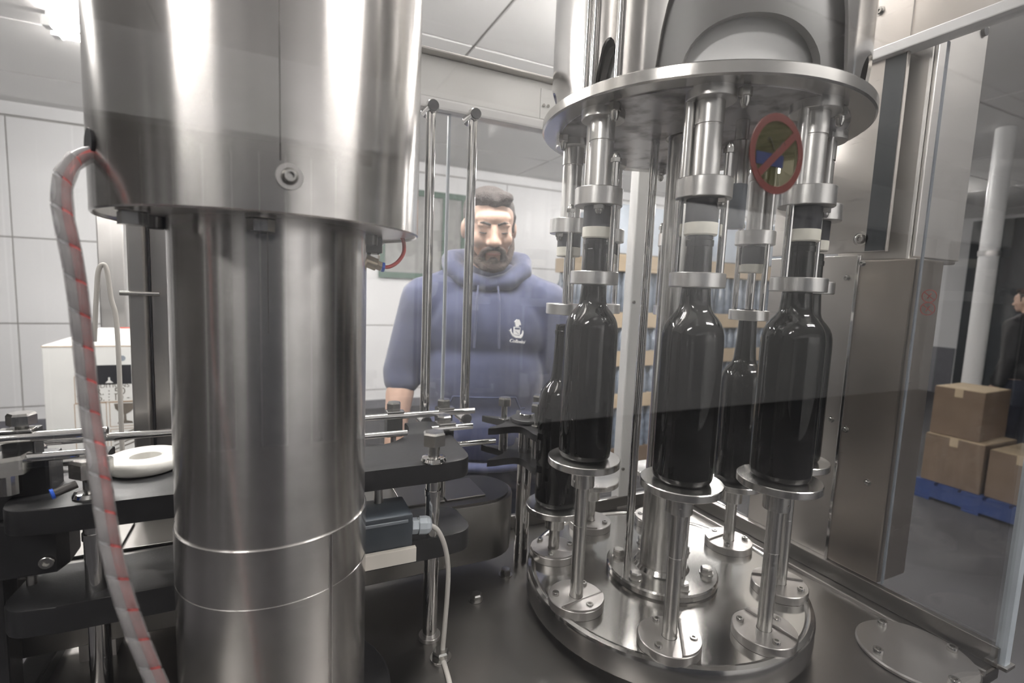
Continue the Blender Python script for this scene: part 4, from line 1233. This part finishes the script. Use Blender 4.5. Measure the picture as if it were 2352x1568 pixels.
def person(name, loc, rz, label, Hs, pose, mats, voxel, group=None, detail=True):
    """standing figure facing -y in its own frame; Hs scales a 1.80 m body"""
    r = tag(empty(name, loc, rz), label, 'person')
    S = Matrix.Scale(Hs / 1.80, 4)
    hz = 1.682
    piv = Vector((0, .02, 1.56))
    R = Euler((math.radians(pose['nod']), math.radians(pose.get('tilt', 0)), math.radians(pose['turn'])), 'XYZ').to_matrix()
    hp = head_prims(hz)
    neck = hp.pop()
    hp = rot_head(hp, piv, R)
    # torso, arms, legs
    body = hp + [('c', [((0, .012, 1.63), .055), ((0, .028, 1.53), .058), ((0, .03, 1.48), .068)])]
    body += [('s', (0, .02, 1.34), (.165, .105, .17)), ('s', (0, .02, 1.15), (.145, .10, .16)), ('s', (0, .02, .97), (.165, .115, .13)),
             ('c', [((-.17, .025, 1.44), .06), ((0, .03, 1.46), .075), ((.17, .025, 1.44), .06)])]
    sh, el, wr2 = pose['shoulder'], pose['elbow'], pose['wrist']
    for s in (-1, 1):
        k = 0 if s < 0 else 1
        body += [('c', [(sh[k], .056), (el[k], .043)]), ('c', [(el[k], .043), (Vector(el[k]).lerp(Vector(wr2[k]), .3), .045), (wr2[k], .028)])]
        d = (Vector(wr2[k]) - Vector(el[k])).normalized()
        body += hand(wr2[k], s, d, (0, -1, 0))
        body += [('c', [((s * .09, .02, .93), .088), ((s * .095, .015, .52), .058)]), ('c', [((s * .095, .015, .52), .058), ((s * .095, .035, .36), .055), ((s * .098, .045, .10), .038)]),
                 ('c', [((s * .098, .05, .055), .036), ((s * .105, -.06, .04), .034), ((s * .11, -.13, .032), .026)])]
    obj_b = blob('body', body, voxel, 'skin', r, 3, S)
    # clothes
    top = [('s', (0, .02, 1.36), (.192, .132, .165)), ('s', (0, .015, 1.20), (.188, .132, .19)), ('s', (0, .015, 1.05), (.196, .138, .14)),
           ('c', [((-.165, .025, 1.435), .080), ((-.06, .03, 1.475), .085), ((.06, .03, 1.475), .085), ((.165, .025, 1.435), .080)])]
    for k in (0, 1):
        cuff = Vector(el[k]).lerp(Vector(wr2[k]), pose['cuff'])
        s0 = Vector(sh[k])
        top += [('c', [(s0, .082), (s0.lerp(Vector(el[k]), .5), .073), (el[k], .064)]), ('c', [(el[k], .064), (cuff, .058)])]
        c2 = cuff + (Vector(el[k]) - Vector(wr2[k])).normalized() * .012
        top += [('c', [(c2, .060), (cuff, .055)])]
    o = blob('hoodie' if pose['hood'] else 'jacket', top, .009, mats[0], r, 5, S)
    if pose['hood']:
        hood = []
        ring = [(.0, -.068, 1.488), (.06, -.055, 1.500), (.105, -.005, 1.532), (.108, .06, 1.560), (.06, .105, 1.565), (0, .118, 1.56), (-.06, .105, 1.565), (-.108, .06, 1.560), (-.105, -.005, 1.532), (-.06, -.055, 1.500), (.0, -.068, 1.488)]
        rad = [.024, .028, .032, .036, .04, .042, .04, .036, .032, .028, .024]
        hood.append(('c', list(zip(ring, rad))))
        hood.append(('s', (0, .12, 1.47), (.10, .05, .09)))
        ho = blob('hood', hood, .007, mats[0], o, 3, S)
        for s in (-1, 1):
            b = bmnew(); sweep(b, smoothpath([(s * .028, -.094, 1.485), (s * .032, -.118, 1.44), (s * .033, -.127, 1.38), (s * .035, -.131, 1.31)], 5), .0028, 8)
            b.transform(S); obj('drawstring', b, mats[0], o, 60)
        b = bmnew()
        pk = []
        for i in range(17):
            x = -.12 + .24 * i / 16
            pk.append(Vector((x, .015 - .1345 * math.sqrt(max(0, 1 - (x / .20) ** 2)), 1.13 if abs(x) > .09 else 1.165)))
        sweep(b, pk, .0028, 6); b.transform(S); obj('pocket_seam', b, 'hoodie_dark', o, 60)
        hem = [('c', [((.19 * math.cos(t), .015 + .132 * math.sin(t), .955), .016) for t in [2 * PI * i / 20 for i in range(21)]])]
        blob('hem_band', hem, .008, mats[0], o, 2, S)
    legs = [('s', (0, .02, .93), (.178, .128, .12))]
    for s in (-1, 1):
        legs += [('c', [((s * .09, .02, .90), .102), ((s * .096, .015, .52), .076), ((s * .098, .035, .12), .062)])]
    blob('trousers', legs, .011, mats[1], r, 3, S)
    for s in (-1, 1):
        blob('shoe', [('c', [((s * .098, .06, .05), .046), ((s * .105, -.05, .046), .044), ((s * .112, -.15, .036), .034)]), ('s', (s * .105, -.04, .012), (.05, .14, .014))], .008, 'shoe', r, 2, S)
    # hair, beard, brows
    hair = [('s', (0, .024, hz + .042), (.0815, .095, .084)), ('s', (0, .048, hz + .008), (.0765, .076, .068)),
            ('s', (-.02, -.045, hz + .092), (.038, .034, .022)), ('s', (.026, -.045, hz + .092), (.038, .034, .022)), ('s', (.004, -.058, hz + .082), (.02, .026, .018)),
            ('c', [((-.0725, -.014, hz + .035), .0085), ((-.0725, -.014, hz - .018), .006)]), ('c', [((.0725, -.014, hz + .035), .0085), ((.0725, -.014, hz - .018), .006)])]
    blob('hair', rot_head(hair, piv, R), .006, mats[2], r, 2, S)
    if pose['beard']:
        bd = []
        jaw = [(-.071, -.018, hz - .035), (-.066, -.036, hz - .068), (-.050, -.062, hz - .098), (-.026, -.084, hz - .117), (0, -.092, hz - .121), (.026, -.084, hz - .117), (.050, -.062, hz - .098), (.066, -.036, hz - .068), (.071, -.018, hz - .035)]
        bd.append(('c', list(zip(jaw, [.006, .010, .014, .016, .017, .016, .014, .010, .006]))))
        bd.append(('c', [((-.034, -.079, hz - .090), .013), ((-.029, -.090, hz - .066), .0085), ((-.012, -.1005, hz - .0575), .0085), ((0, -.103, hz - .057), .0075), ((.012, -.1005, hz - .0575), .0085), ((.029, -.090, hz - .066), .0085), ((.034, -.079, hz - .090), .013)]))
        bd.append(('s', (0, -.092, hz - .097), (.016, .012, .012)))
        blob('beard', rot_head(bd, piv, R), .0045, 'beard', r, 2, S)
    br_ = []
    for s in (-1, 1):
        br_ = [('c', [((s * .012, -.092, hz + .0145), .0042), ((s * .030, -.091, hz + .021), .0042), ((s * .048, -.078, hz + .016), .0028)])]
        blob('eyebrow', rot_head(br_, piv, R), .003, mats[2], r, 1, S)
        ey = [('c', [((s * .0155, -.0865, hz - .009), .0022), ((s * .028, -.0915, hz - .0125), .0026), ((s * .042, -.085, hz - .010), .0022)])]
        blob('eyelashes', rot_head(ey, piv, R), .0022, 'hair_dark', r, 1, S)
    lp_ = [('c', [((-.019, -.0965, hz - .0755), .0042), ((0, -.1005, hz - .077), .005), ((.019, -.0965, hz - .0755), .0042)])]
    blob('lips', rot_head(lp_, piv, R), .0028, 'lip', r, 2, S)
    return r, o, S
pose = dict(nod=13, turn=6, tilt=-2, cuff=.12, hood=True, beard=True,
            shoulder=((-.185, .03, 1.43), (.185, .03, 1.43)), elbow=((-.252, .04, 1.215), (.252, .05, 1.20)), wrist=((-.268, -.035, .985), (.235, -.06, .985)))
pr, hoodie, S = person('person', (.585, 1.42, 0), math.radians(-20), 'bearded man in a blue hoodie looking down behind the rear guard', 1.80, pose, ('hoodie', 'trousers', 'hair_dark'), .0048)
# chest emblem (on the wearer's left)
Mh = Matrix.Translation((.083, -.1325, 1.368)) @ Matrix.Rotation(math.radians(16), 4, 'Z') @ Matrix.Rotation(math.radians(-4), 4, 'X') @ FACE_Y
def emblem(name, pts, m='logo_white', th=.004):
    b = bmnew(); prism(b, pts, 0, th, 0, Mh); return obj(name, b, m, hoodie)
emblem('crest_helmet', [(-.004, .006), (.005, .006), (.006, .012), (.011, .010), (.010, .018), (.006, .026), (-.002, .027), (-.006, .022), (-.0085, .021), (-.006, .016)])
emblem('crest_shield', [(-.010, -.016), (.008, -.018), (.010, .004), (-.010, .006)])
emblem('crest_field', [(-.0075, -.001), (.0075, -.002), (.0078, .0025), (-.0078, .0035)], 'hoodie', .0045)
emblem('crest_stripe', [(-.006, -.006), (.004, -.015), (.0055, -.015), (-.0045, -.006)], 'hoodie', .0045)
emblem('crest_ribbon', [(-.025, -.004), (-.020, -.004), (-.018, .001), (-.0165, -.008), (-.010, -.017), (.008, -.020), (.015, -.014), (.0175, -.004), (.0195, -.010), (.017, -.020), (.012, -.0265), (-.004, -.0255), (-.014, -.020), (-.0195, -.012), (-.021, -.006)])
textmesh('emblem_text', 'Collavini', .0135, 'logo_white', hoodie, Mh @ Matrix.Translation((-.024, -.037, .003)) @ Matrix.Rotation(math.radians(-6), 4, 'Z'), .35, .0012)
pose2 = dict(nod=4, turn=0, cuff=.88, hood=False, beard=False,
             shoulder=((-.185, .03, 1.43), (.185, .03, 1.43)), elbow=((-.225, .06, 1.16), (.225, .06, 1.16)), wrist=((-.225, -.02, .92), (.225, -.02, .92)))
person('person', (5.56, 1.90, 0), math.radians(168), 'person in dark clothes at the right edge beside the boxes', 1.68, pose2, ('jacket_dark', 'trousers', 'hair_dark'), .007)
